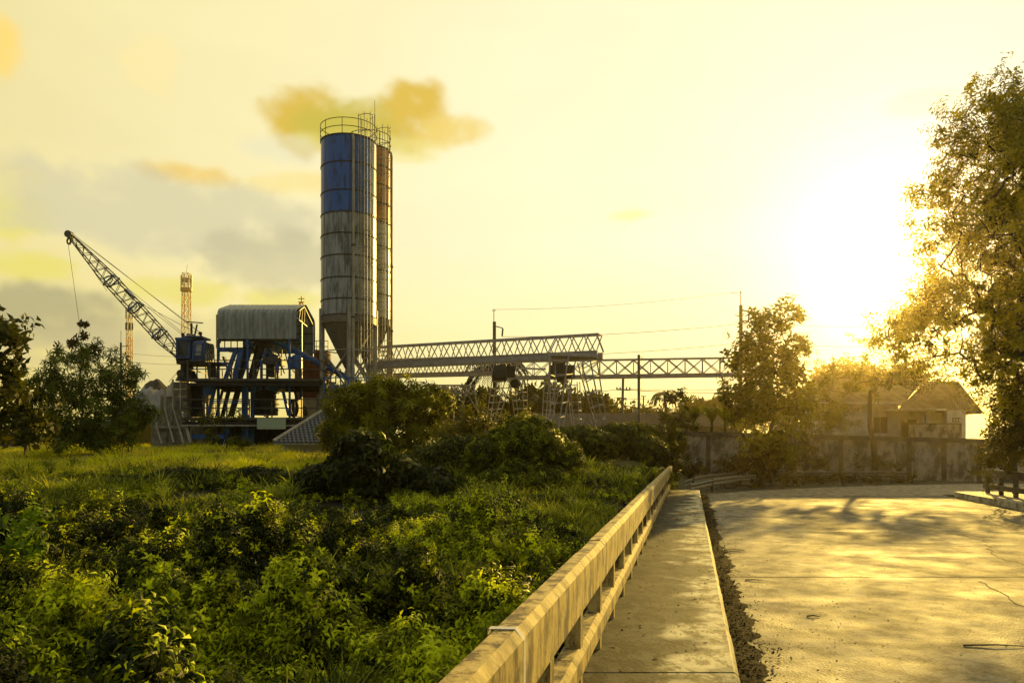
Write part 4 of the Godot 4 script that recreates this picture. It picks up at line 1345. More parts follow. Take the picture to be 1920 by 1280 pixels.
		for k in 4:
			bar(o, "shed_lattice", Vector3(x, 9.18, zf - .4 - k * .6), Vector3(x, 9.55 + k * .14, zf - .8 - k * .5), .04, .04, M.pale)
	for y in [8.2, 8.8, 9.3]:
		bar(o, "purlin", Vector3(xl, y, zb + .06), Vector3(xr, y, zb + .06), .05, .05, M.dark)
	pipe(o, "shed_pole", Vector3(xl - .05, 7.4, -45.05), Vector3(xl - .05, 9.3, -45.05), .035, M.yellow)
	# stair down at the end of the deck
	var st := Sh.new()
	for s in [0.0, .8]:
		st.beam(Vector3(-9.4, 5.0, -46.0 - s), Vector3(-11.0, 2.3, -46.0 - s), .05, .2)
		for h in [.5, 1.0]:
			st.beam(Vector3(-9.4, 5.0 + h, -46.0 - s), Vector3(-11.0, 2.3 + h, -46.0 - s), .05, .05)
	put("stair", st, M.pale, o)
	for k in 10:
		bar(o, "step", Vector3(-9.4 - .16 * k, 4.9 - .27 * k, -46.0), Vector3(-9.4 - .16 * k, 4.9 - .27 * k, -46.8), .22, .03, M.steel)

	# rust red tank on its pale base
	var t := thing("rusty_tank", "rust red cylindrical tank on a white base behind the decks", "tank", at(588, 842, 52))
	var sh := Sh.new()
	sh.lathe([Vector2(1.15, 3.9), Vector2(1.15, 7.9), Vector2(1.05, 8.05), Vector2(0, 8.15)], Vector3(-12.95, 0, -52), 26)
	put("shell", sh, M.rust, t)
	for y in [4.6, 6.0, 7.3]:
		sh = Sh.new()
		sh.lathe([Vector2(1.15, y), Vector2(1.19, y + .02), Vector2(1.19, y + .1), Vector2(1.15, y + .12)], Vector3(-12.95, 0, -52), 26)
		put("band", sh, M.rust, t)
	var base := block(t, "white_base", 566, 746, 612, 842, 50.5, 53.0, M.plaster)
	base.set_meta("label", "white base with a round black mark")
	var mark := Sh.new()
	var pts := []
	var rs := []
	for k in 15:
		var a := TAU * k / 14.0
		pts.append(at(570.5 + 3.2 * cos(a), 766 + 3.6 * sin(a), 50.46)); rs.append(.035)
	mark.path(pts, rs, 4)
	put("round_mark", mark, M.dark, base)
	for k in [[568, 772, 572, 779], [574, 770, 575, 779]]:
		bar(base, "mark_stroke", at(k[0], k[1], 50.46), at(k[2], k[3], 50.46), .08, .03, M.dark)
	var rf := [at(572, 661, 51.2), at(615, 661, 51.2)]
	rail_fence(t, rf, .75, .8, M.pale, .022)

	# long inclined screw conveyor
	var c := thing("screw_conveyor", "long blue tube conveyor slanting from the silo up into the shed", "conveyor", at(650, 715, 45.8))
	pipe(c, "tube", at(511, 637, 46.6), at(664, 714, 45.9), .165, M.blue, 14)
	pipe(c, "collar", at(585, 674.5, 46.3), at(588, 676, 46.3), .21, M.blue, 14)
	pipe(c, "motor", at(664, 714, 45.9), at(672, 718, 45.85), .2, M.blue, 12)
	pipe(c, "inlet", at(660, 690, 46.0), at(660, 714, 46.0), .16, M.blue, 12)
	pipe(c, "support", at(600, 684, 46.25), at(618, 664, 46.2), .03, M.blue, 6)

func silo(label: String, x: float, d: float, r: float, top: float, foot: float, out: float, split: int, paint: Material, body: Material, bands: Array, ladder_at: float, pipe_at: float) -> void:
	var c := Vector3((x - 960.0) * d / 1500.0, 0, -d)
	var o := thing("cement_silo", label, "silo", Vector3(c.x, 1.75, c.z), "cement silos")
	for i in bands.size() - 1:
		var a: float = bands[i]
		var b: float = bands[i + 1]
		var sh := Sh.new()
		sh.lathe([Vector2(r - .004 * (i % 2), b), Vector2(r - .004 * (i % 2), a)], c, 48)
		var m := put("shell_ring", sh, paint if i < split else body, o)
		sh = Sh.new()
		sh.lathe([Vector2(r - .01, b - .035), Vector2(r + .03, b - .03), Vector2(r + .03, b + .03), Vector2(r - .01, b + .035)], c, 48)
		put("stiffener_ring", sh, M.band, m)
		sh = Sh.new()   # upright weld between the plates
		for k in 6:
			var g := TAU * k / 6.0 + 1.3 + .02 * i
			var p := c + Vector3(cos(g) * r, 0, sin(g) * r)
			sh.beam(p + Vector3(0, b, 0), p + Vector3(0, a, 0), .018, .018)
		put("weld_seam", sh, M.band, m)
	var sh := Sh.new()
	sh.lathe([Vector2(r + .05, top - .03), Vector2(r + .05, top + .04), Vector2(r * .3, top + .16), Vector2(0, top + .18)], c, 40)
	sh.lathe([Vector2(r * .55, top + .1), Vector2(r * .55, top + .28), Vector2(0, top + .3)], c + Vector3(.1, 0, 0), 24)
	put("roof", sh, M.band, o)
	sh = Sh.new()
	sh.lathe([Vector2(.22, out), Vector2(r - .12, foot - .0), Vector2(r + .02, foot), Vector2(r + .02, foot + .45), Vector2(r, foot + .46)], c, 40)
	put("cone", sh, M.cone, o)
	sh = Sh.new()
	sh.lathe([Vector2(.0, out - .42), Vector2(.24, out - .42), Vector2(.24, out - .15), Vector2(.19, out - .1), Vector2(.19, out + .02)], c, 18)
	put("outlet", sh, M.pale, o)
	sh = Sh.new()
	sh.lathe([Vector2(0, out - 1.2), Vector2(.2, out - 1.2), Vector2(.25, out - .9), Vector2(.2, out - .7), Vector2(.25, out - .5), Vector2(.2, out - .42)], c, 18)
	put("valve", sh, M.blue, o)
	# legs with their bracing
	var legs := []
	for k in 4:
		var a := PI / 4 + PI / 2 * k + .55
		legs.append(c + Vector3(cos(a), 0, sin(a)) * (r - .06))
	for p in legs:
		var s := Sh.new()
		s.tube(p + Vector3(0, foot + .9, 0), p + Vector3(0, 1.5, 0), .16, .16, 12)
		s.tube(p + Vector3(0, foot - 4.0, 0), p + Vector3(0, foot - 4.6, 0), .3, .3, 12)
		put("leg", s, M.pale, o)
	for k in 4:
		var p: Vector3 = legs[k]
		var q: Vector3 = legs[(k + 1) % 4]
		var hi := Vector3(0, foot - 1.5, 0)
		var lo := Vector3(0, foot - 3.6, 0)
		for e in [[p + hi, q + lo], [q + hi, p + lo], [p + hi, q + hi], [p + lo, q + lo]]:
			var s := Sh.new()
			s.beam(e[0], e[1], .09, .05)
			put("brace", s, M.pale, o)
	# ring rail
	var ring := Sh.new()
	var rails := put("top_railing", Sh.new(), M.steel, o) if false else null
	for h in [.45, .9]:
		var pts := []
		var rs := []
		for k in 41:
			var a := TAU * k / 40.0
			pts.append(c + Vector3(cos(a) * (r + .03), top + h, sin(a) * (r + .03))); rs.append(.022)
		ring.path(pts, rs, 5, false)
	rails = put("railing", ring, M.band, o)
	for k in 9:
		var a := TAU * k / 9.0 + .2
		var s := Sh.new()
		var p := c + Vector3(cos(a) * (r + .03), top, sin(a) * (r + .03))
		s.tube(p, p + Vector3(0, .9, 0), .02, .02, 5)
		put("post", s, M.band, rails)
	# caged ladder, from the foot to above the rail
	var dir := Vector3(cos(ladder_at), 0, sin(ladder_at))
	var side := Vector3(-dir.z, 0, dir.x)
	var lb := c + dir * (r + .16)
	var lad := Sh.new()
	for s in [-.2, .2]:
		lad.tube(lb + side * s + Vector3(0, 2.4, 0), lb + side * s + Vector3(0, top + 1.0, 0), .022, .022, 5)
	put("ladder", lad, M.pale, o)
	var rg := Sh.new()
	var y := 2.6
	while y < top:
		rg.tube(lb - side * .2 + Vector3(0, y, 0), lb + side * .2 + Vector3(0, y, 0), .013, .013, 4, false)
		y += .3
	stuff(put("rungs", rg, M.steel, o))
	y = 4.6
	while y < top + 1.1:
		var hoop := Sh.new()
		var pts := []
		var rs := []
		for k in 11:
			var a := -PI / 2 + PI * k / 10.0
			pts.append(lb + dir * (.05 + .62 * cos(a)) + side * .38 * sin(a) + Vector3(0, y, 0)); rs.append(.02)
		hoop.path(pts, rs, 4)
		put("cage_hoop", hoop, M.pale, o)
		y += .92
	for k in 5:
		var a := -PI / 2 + PI * k / 4.0
		var p := lb + dir * (.05 + .62 * cos(a)) + side * .38 * sin(a)
		var s := Sh.new()
		s.beam(p + Vector3(0, 4.6, 0), p + Vector3(0, top + 1.1, 0), .035, .012)
		put("cage_bar", s, M.pale, o)
	# filling pipe bent over the roof
	var pd := Vector3(cos(pipe_at), 0, sin(pipe_at))
	var pp := c + pd * (r + .13)
	var fp := Sh.new()
	fp.path([pp + Vector3(0, 2.0, 0), pp + Vector3(0, top - .35, 0), pp - pd * .05 + Vector3(0, top - .1, 0), pp - pd * .3 + Vector3(0, top + .03, 0), pp - pd * .8 + Vector3(0, top + .06, 0)], [.075, .075, .075, .075, .075], 10)
	put("filling_pipe", fp, M.pale, o)
	for k in 3:
		var s := Sh.new()
		s.tube(pp + Vector3(0, 5.0 + k * 4.0, 0), pp + Vector3(0, 5.12 + k * 4.0, 0), .11, .11, 10)
		put("pipe_clamp", s, M.steel, o)

func make_silos() -> void:
	var k := 44.44 / 1500.0   # seen on the near side of the shell
	var ys := [250, 301, 354, 395, 435, 476, 518, 558, 588]
	var bands := []
	for y in ys:
		bands.append(EYE + (836.0 - y) * k)
	silo("tall silo painted blue above and stained grey below", 653.5, 46.0, 1.56, bands[0], bands[-1] - .42, 6.35, 3, M.silo_blue, M.silo_grey, bands, .86, 1.22)
	var b2 := []
	for i in 9:
		b2.append(20.27 - i * 1.15 if i < 5 else 15.67 - (i - 4) * 1.48)
	silo("tall silo with a rusty orange top and whitish lower half behind the blue one", 693, 50.0, 1.27, b2[0], b2[-1] - .42, 6.6, 4, M.silo_orange, M.silo_white, b2, .85, .1)
	var rod := thing("lightning_rod", "thin lightning rod rising from the top of the blue silo", "rod", at(702.5, 252, 46.2))
	pipe(rod, "mast", at(702.5, 252, 46.2), at(702.5, 214, 46.2), .03, M.steel, 6)
	pipe(rod, "spike", at(702.5, 214, 46.2), at(702.5, 188, 46.2), .014, M.steel, 5)
	# platform under the silos
	var o := thing("silo_platform", "blue railed platform among the silo legs", "platform", at(655, 800, 45))
	block(o, "floor", 605, 741, 700, 747, 44.2, 48.6, M.blue)
	rail_fence(o, [at(607, 741, 44.3), at(700, 741, 44.3)], .98, 1.1, M.blue, .03)
	for x in [613, 692]:
		block(o, "support", x - 4, 747, x + 4, 842, 44.6, 45.0, M.pale)
	for p in [[624, 716, 741], [641, 720, 741], [651, 722, 741]]:
		var sh := Sh.new()
		var b := at(p[0], p[2], 46.2)
		var hh: float = (p[2] - p[1]) * .031
		sh.lathe([Vector2(.2, 0), Vector2(.24, .1), Vector2(.24, hh * .5), Vector2(.12, hh)], b, 14)
		put("sack_drum", sh, M.pale, o)

func make_crane() -> void:
	var o := thing("slewing_crane", "small blue slewing crane with a long lattice boom and cab", "crane", at(352, 712, 45.2))
	var foot := at(335, 667, 44.4)
	var tip := at(130, 441, 44.0)
	var f := (tip - foot).normalized()
	var upv := Vector3(-f.y, f.x, 0).normalized()
	if upv.y < 0: upv = -upv
	var side := Vector3(0, 0, 1)
	var long := foot.distance_to(tip)
	var half := func(t: float) -> float: return .32 * minf(1.0, minf(.45 + t * 4.0, .30 + (1.0 - t) * 2.0))
	# the four chords
	var ch := []
	for s in [[1, 1], [1, -1], [-1, -1], [-1, 1]]:
		var pts := []
		var rs := []
		for k in 33:
			var t := k / 32.0
			var h: float = half.call(t)
			pts.append(foot + f * long * t + upv * h * s[0] + side * h * s[1]); rs.append(.032)
		var sh := Sh.new()
		sh.path(pts, rs, 5)
		put("boom_chord", sh, M.dark, o)
		ch.append(pts)
	for k in 32:
		for e in 4:
			var a: Array = ch[e]
			var b: Array = ch[(e + 1) % 4]
			var sh := Sh.new()
			if k % 2:
				sh.tube(a[k], b[k + 1], .017, .017, 4, false)
			else:
				sh.tube(b[k], a[k + 1], .017, .017, 4, false)
			put("boom_lacing", sh, M.dark, o)
	for t in [.18, .40, .62]:   # heavier frames where boom lengths meet
		var h: float = half.call(t) * 1.12
		var sh := Sh.new()
		var c: Vector3 = foot + f * long * t
		var q := []
		for s in [[1, 1], [1, -1], [-1, -1], [-1, 1]]:
			q.append(c + upv * h * s[0] + side * h * s[1])
		for e in 4:
			sh.beam(q[e], q[(e + 1) % 4], .07, .07, f)
		var ring := []
		var rr := []
		for k in 13:
			var a := TAU * k / 12.0
			ring.append(c + f * .2 * cos(a) + upv * h * .7 * sin(a) + side * h); rr.append(.03)
		sh.path(ring, rr, 5)
		put("boom_frame", sh, M.crane_blue, o)
	var wn := Sh.new()
	wn.box(foot + f * long * .49 + upv * .3, Vector3(.5, .14, .5), Basis(f, upv, f.cross(upv)))
	put("boom_plate", wn, M.crane_blue, o)
	var sheave := Sh.new()
	sheave.tube(tip + Vector3(-.04, .05, -.14), tip + Vector3(-.04, .05, .14), .2, .2, 14)
	sheave.tube(tip + Vector3(.02, -.1, -.2), tip + Vector3(.02, -.1, .2), .1, .1, 10)
	put("head_sheave", sheave, M.steel, o)
	var hook := Sh.new()
	var hp := []
	var hr := []
	for k in 15:
		var a := TAU * k / 14.0
		hp.append(at(128.5 + 3.2 * cos(a), 452 + 5.5 * sin(a), 44)); hr.append(.05)
	hook.path(hp, hr, 6)
	put("hook_block", hook, M.steel, o)
	# cab
	var cab := Sh.new()
	var z := -45.0
	block(o, "cab_floor", 330, 672, 361, 682, 44.5, 46.3, M.dark)
	block(o, "cab_roof", 327.5, 632.5, 357, 637, 44.4, 46.4, M.crane_blue)
	for w in [[329, 637, 333.5, 676], [351, 637, 356, 676]]:
		block(o, "cab_pillar", w[0], w[1], w[2], w[3], 44.5, 44.62, M.crane_blue)
	block(o, "cab_front", 333.5, 667, 351, 676, 44.5, 44.6, M.crane_blue)
	block(o, "cab_front", 333.5, 637, 351, 640, 44.5, 44.6, M.crane_blue)
	block(o, "cab_window", 333.5, 640, 351, 667, 44.54, 44.56, M.cab_glass)
	block(o, "cab_wall", 329, 637, 331, 676, 44.7, 46.2, M.crane_blue)
	block(o, "cab_back", 331, 637, 352, 676, 46.2, 46.3, M.crane_blue)
	block(o, "engine_cover", 356, 637, 362, 681, 44.7, 46.3, M.dark)
	var dp := [at(361.5, 640, 44.3), at(386, 637, 44.6), at(384, 675, 44.6), at(358.5, 679, 44.3)]
	var win := [at(368, 644, 44.3), at(378.5, 643, 44.4), at(376, 665, 44.4), at(364.5, 667, 44.3)]
	var door := Sh.new()
	for e in 4:
		var g := (e + 1) % 4
		door.slab([dp[e], dp[g], win[g], win[e]], Vector3(0, 0, -.06))
	var dm := put("door", door, M.crane_blue, o)
	var wp := Sh.new()
	wp.slab([win[0] + Vector3(0, 0, -.03), win[1] + Vector3(0, 0, -.03), win[2] + Vector3(0, 0, -.03), win[3] + Vector3(0, 0, -.03)], Vector3(0, 0, -.012))
	put("window", wp, M.glass, dm)
	bar(dm, "handrail", at(360, 660, 44.15), at(384, 659, 44.45), .03, .03, M.crane_blue)
	bar(dm, "handrail", at(360, 646, 44.15), at(385, 644.5, 44.45), .03, .03, M.crane_blue)
	block(o, "machine_house", 360, 640, 382, 679, 44.9, 46.4, M.crane_blue)
	# rear balcony
	var bal := Sh.new()
	for dd in [44.7, 46.2]:
		for y in [645, 660]:
			bal.tube(at(384, y, dd), at(399, y + .5, dd), .025, .025, 5)
		bal.path([at(384, 644.5, dd), at(396, 645, dd), at(400.5, 650, dd), at(401.5, 679, dd)], [.03, .03, .03, .03], 5)
	put("balcony_rail", bal, M.steel, o)
	for x in [389, 393, 397]:
		bar(o, "balcony_post", at(x, 647, 44.7), at(x, 678, 44.7), .05, .05, M.steel)
	block(o, "balcony_floor", 356, 678, 402, 681, 44.5, 46.3, M.dark)
	# gear on the roof
	block(o, "roof_plate", 340, 629, 376, 632.5, 44.7, 46.2, M.crane_blue)
	block(o, "roof_lamp", 349, 625, 359, 630, 44.5, 45.0, M.pale)
	bar(o, "mast_leg", at(358.5, 606, 45.0), at(358.5, 631, 45.0), .09, .09, M.dark)
	bar(o, "mast_leg", at(369, 608, 45.0), at(364, 631, 45.0), .07, .07, M.dark)
	bar(o, "mast_bar", at(349, 603, 45.0), at(380, 605.5, 45.0), .06, .06, M.wood)
	for w in [[342.5, 627, 3.4], [375, 625, 3.6], [376, 631, 3.2]]:
		pipe(o, "roof_sheave", at(w[0], w[1], 44.8), at(w[0], w[1], 45.3), w[2] * .03, M.dark, 12)
	# pedestal
	var ped := Sh.new()
	ped.lathe([Vector2(.62, 0), Vector2(.5, .25), Vector2(.36, .3), Vector2(.34, 1.0), Vector2(.5, 1.05), Vector2(.5, 1.2)], Vector3((350 - 960) * .0302, at(350, 714, 45.3).y, -45.3), 16)
	put("pedestal", ped, M.dark, o)
	block(o, "winch", 333, 694, 343, 711, 44.9, 45.8, M.dark)
	pipe(o, "winch_drum", at(338, 700, 44.7), at(338, 700, 46.0), .22, M.steel, 14)
	var gus := Sh.new()
	gus.slab([at(360, 690, 45.2), at(371, 711, 45.2), at(360, 711, 45.2)], Vector3(0, 0, -.12))
	put("gusset", gus, M.dark, o)
	# ropes
	for r in [[133, 439, 374, 622, "luffing_rope"], [134, 437, 376, 626, "luffing_rope"], [176, 490, 345, 626, "hoist_rope"], [205, 520, 342, 628, "hoist_rope"], [232, 552, 375, 628, "hoist_rope"], [130, 443, 200, 546, "lower_rope"], [290, 621, 330, 674, "lower_rope"], [271, 604, 305, 640, "lower_rope"]]:
		pipe(o, r[4], at(r[0], r[1], 43.7), at(r[2], r[3], 44.8), .012, M.wire, 4)
	pipe(o, "hanging_rope", at(127, 457, 44), at(154, 648, 43), .012, M.wire, 4)
	pipe(o, "drag_rope", at(336, 693, 44.8), at(316, 716, 44.4), .012, M.wire, 4)
	# steps up to the cab
	for k in 6:
		bar(o, "step", at(388 + k * .8, 683 + k * 4.5, 45.2), at(403 + k * .4, 683 + k * 4.5, 45.2), .2, .03, M.steel)
	for x in [[387, 403], [403, 406]]:
		bar(o, "step_string", at(x[0], 681, 45.3), at(x[1] - (12 if x[0] == 387 else 0), 709, 45.3), .05, .05, M.steel)

func make_bins() -> void:
	# heap of gravel held by a plank wall
	var hp := thing("gravel_heap", "grey heap of gravel with a brown top behind the plank wall", "heap", at(262, 842, 48))
	var grid := []
	var rows := 26
	var cols := 40
	var top := func(x: float, z: float) -> float:
		var px := x / 48.0 * 1500.0 + 960.0
		var ridge := 133.0 - absf(px - 282.0) * (.95 if px < 282.0 else .80)
		ridge = minf(ridge, 124.0 + 4.0 * sin(px * .09))
		var y := EYE + ridge * .032 - absf(z + 48.5) * .62
		return maxf(1.2, y + .16 * bumps.get_noise_2d(x * 22.0, z * 22.0) + .08 * bumps.get_noise_2d(x * 60.0, z * 60.0))
	for i in rows + 1:
		var row := []
		for j in cols + 1:
			var x := lerpf((105 - 960) * .032, (330 - 960) * .032, float(j) / cols)
			var z := lerpf(-45.6, -52.5, float(i) / rows)
			row.append(Vector3(x, top.call(x, z), z))
		grid.append(row)
	var sh := Sh.new()
	var cap := Sh.new()
	for i in rows:
		for j in cols:
			var a: Vector3 = grid[i][j]
			var which := cap if a.y > 5.28 else sh
			which.face([a, grid[i][j + 1], grid[i + 1][j + 1], grid[i + 1][j]], Vector3.UP)
	put("gravel", sh, M.gravel, hp)
	put("brown_gravel", cap, M.brown_stone, hp)
	# plank wall of the bins
	var o := thing("aggregate_bin", "tall weathered plank wall of the aggregate bins with raking white posts", "bin", at(322, 842, 45))
	var lefts := [[323, 713], [313, 730], [300, 750], [287, 770], [279, 782]]
	for i in 10:
		var y0 := 716 + i * 13.6
		for k in 3:
			var xa: float = [300, 313.5, 336][k]
			var xb: float = [313, 323, 352][k]
			if k == 2:
				block(o, "plank", 324.5, y0, 351, y0 + 13.1, 45.0, 45.12, M.bin)
				continue
			var cut := 715.0 + (323 - (xa + xb) / 2) * 1.55
			if y0 + 13.1 < cut:
				continue
			block(o, "plank", xa, maxf(y0, cut), xb, y0 + 13.1, 45.0, 45.1, M.bin)
	for i in 6:
		block(o, "plank", 283, 776 + i * 13.6, 299.5, 789 + i * 13.6, 45.0, 45.1, M.bin)
	var pl := Sh.new()
	pl.slab([at(322, 714, 44.9), at(322, 742, 44.9), at(311, 744, 44.9), at(311, 731, 44.9)], Vector3(0, 0, -.05))
	put("pale_plate", pl, M.plaster, o)
	for p in [[309, 729, 309, 768, 325, 830], [323.5, 711, 323.5, 763, 344, 832], [338, 713, 338, 760, 343, 782], [293, 760, 293, 800, 303, 832]]:
		var s := Sh.new()
		s.path([at(p[0], p[1], 44.7), at(p[2], p[3], 44.7), at(p[4], p[5], 43.9)], [.055, .055, .055], 8)
		put("raking_post", s, M.pale, o)
	bar(o, "wale", at(283, 800, 44.9), at(352, 801, 44.9), .16, .08, M.pale)
	bar(o, "raking_prop", at(345, 786, 44.5), at(357, 830, 44.0), .16, .08, M.pale)
	# little hut with a tiled roof below the plant
	var h := thing("tiled_hut", "small hut with a grey tiled roof half hidden by the mango tree", "hut", at(580, 842, 37))
	var d0 := 36.0
	var d1 := 38.6
	var ya := 830.0
	var e0 := at(512, ya, d0)
	var e1 := at(640, ya, d0)
	var rgz := -d1
	var ry := EYE + 64.0 * d1 / 1500.0
	var r0 := Vector3(at(640, 0, d1).x - .9, ry, rgz)
	var r1 := Vector3(e1.x + .3, ry, rgz)
	var nrow := 13
	for i in nrow:
		var t0 := float(i) / nrow
		var t1 := float(i + 1) / nrow
		var sh2 := Sh.new()
		var a := e0.lerp(r0, t0)
		var b := e1.lerp(r1, t0)
		var a2 := e0.lerp(r0, t1)
		var n := int(a.distance_to(b) / .2)
		for k in n:
			var xa := a.x + k * .2
			if xa + .1 < a2.x - .1:
				continue
			var up0 := lerpf(e0.y, ry, t0)
			var up1 := lerpf(e0.y, ry, t1)
			var z0 := lerpf(e0.z, rgz, t0)
			var z1 := lerpf(e0.z, rgz, t1)
			var last := Vector3.ZERO
			var last2 := Vector3.ZERO
			for q in 5:
				var hgt := .045 * sin(PI * q / 4.0)
				var p := Vector3(xa + .05 * q, up0 + hgt + .035, z0 + .03)
				var p2 := Vector3(xa + .05 * q, up1 + hgt, z1 - .02)
				if q:
					sh2.face([last, p, p2, last2], Vector3.UP)
					sh2.face([last, p, p - Vector3(0, .03, 0), last - Vector3(0, .03, 0)], Vector3.BACK)
				last = p; last2 = p2
		stuff(put("tile_course", sh2, M.tile, h))
	for k in 16:
		var p := e0.lerp(r0, (k + .1) / 16.0) + Vector3(0, .06, 0)
		var q := e0.lerp(r0, (k + 1.05) / 16.0) + Vector3(0, .08, 0)
		var s := Sh.new()
		s.tube(p, q, .1, .085, 8)
		put("hip_tile", s, M.pale, h)
	var und := Sh.new()
	und.face([e0 + Vector3(0, -.01, 0), e1 + Vector3(0, -.01, 0), r1 + Vector3(0, -.03, 0), r0 + Vector3(0, -.03, 0)], Vector3.UP)
	und.face([e0 + Vector3(0, -.01, 0), r0 + Vector3(0, -.03, 0), Vector3(e0.x, e0.y, -41.2)], Vector3(-1, 1, 0))
	und.face([r0 + Vector3(0, -.03, 0), r1 + Vector3(0, -.03, 0), Vector3(e1.x, e0.y, -41.2), Vector3(e0.x, e0.y, -41.2)], Vector3(0, 1, -1))
	put("roof_deck", und, M.tile, h)
	block(h, "fascia", 512, 830, 640, 833.5, 36.0, 36.06, M.pale)
	block(h, "wall", 532, 834, 640, 862, 36.6, 36.7, M.plaster)
	for x in [535, 567, 598]:
		block(h, "post", x, 833, x + 3.4, 862, 36.2, 36.3, M.pale)
# ------------------------------------------------------------------ girder cranes
func girder(o: Node, a: Vector3, b: Vector3, tall: float, wide: float, panels: int, beam_h: float, with_posts: bool) -> void:
	# a: bottom of one end, b: bottom of the other; two lattice faces that lean together to the top chords
	var f := (b - a).normalized()
	var s := f.cross(Vector3.UP).normalized()
	var bh := Vector3(0, beam_h, 0)
	var sh := Sh.new()
	sh.beam(a + s * wide / 2 + bh / 2, b + s * wide / 2 + bh / 2, .14, beam_h)
	sh.beam(a + s * wide / 2 + bh, b + s * wide / 2 + bh, .24, .03)
	sh.beam(a + s * wide / 2, b + s * wide / 2, .24, .03)
	put("bottom_beam", sh, M.gantry, o)
	sh = Sh.new()
	sh.beam(a - s * wide / 2 + bh / 2, b - s * wide / 2 + bh / 2, .14, beam_h)
	put("bottom_beam", sh, M.gantry, o)
	var tw := wide * .32
	for e in [-1.0, 1.0]:
		sh = Sh.new()
		sh.beam(a + s * e * tw + Vector3(0, tall, 0), b + s * e * tw + Vector3(0, tall, 0), .08, .08)
		put("top_chord", sh, M.gantry, o)
	for i in panels + 1:
		var t := float(i) / panels
		var p := a.lerp(b, t)
		bar(o, "batten", p + s * tw + Vector3(0, tall, 0), p - s * tw + Vector3(0, tall, 0), .05, .05, M.gantry)
		for e in [-1.0, 1.0]:
			var top: Vector3 = p + s * e * tw + Vector3(0, tall - .04, 0)
			if with_posts:
				bar(o, "upright", top, p + s * e * wide / 2 + bh, .05, .05, M.gantry)
			for g in [-1, 1]:
				var u: float = t + g * (.5 if not with_posts else 1.0) / panels
				if u < -.001 or u > 1.001:
					continue
				bar(o, "lattice_bar", top, a.lerp(b, u) + s * e * wide / 2 + bh, .055, .055, M.gantry)

func ladder_leg(o: Node, tops: Array, feet: Array, rungs: int, r: float = .04) -> void:   # four chords and the rungs between them
	var sh := Sh.new()
	for i in tops.size():
		sh.tube(tops[i], feet[i], r, r, 6)
	var m := put("leg", sh, M.gantry, o)
	var n: int = tops.size()
	for k in rungs:
		var t := (k + .35) / rungs
		var s := Sh.new()
		for i in n:
			if n == 2 and i:
				continue
			var j := (i + 1) % n
			s.beam(tops[i].lerp(feet[i], t), tops[j].lerp(feet[j], t), .05, .05)
		put("rung", s, M.gantry, m)

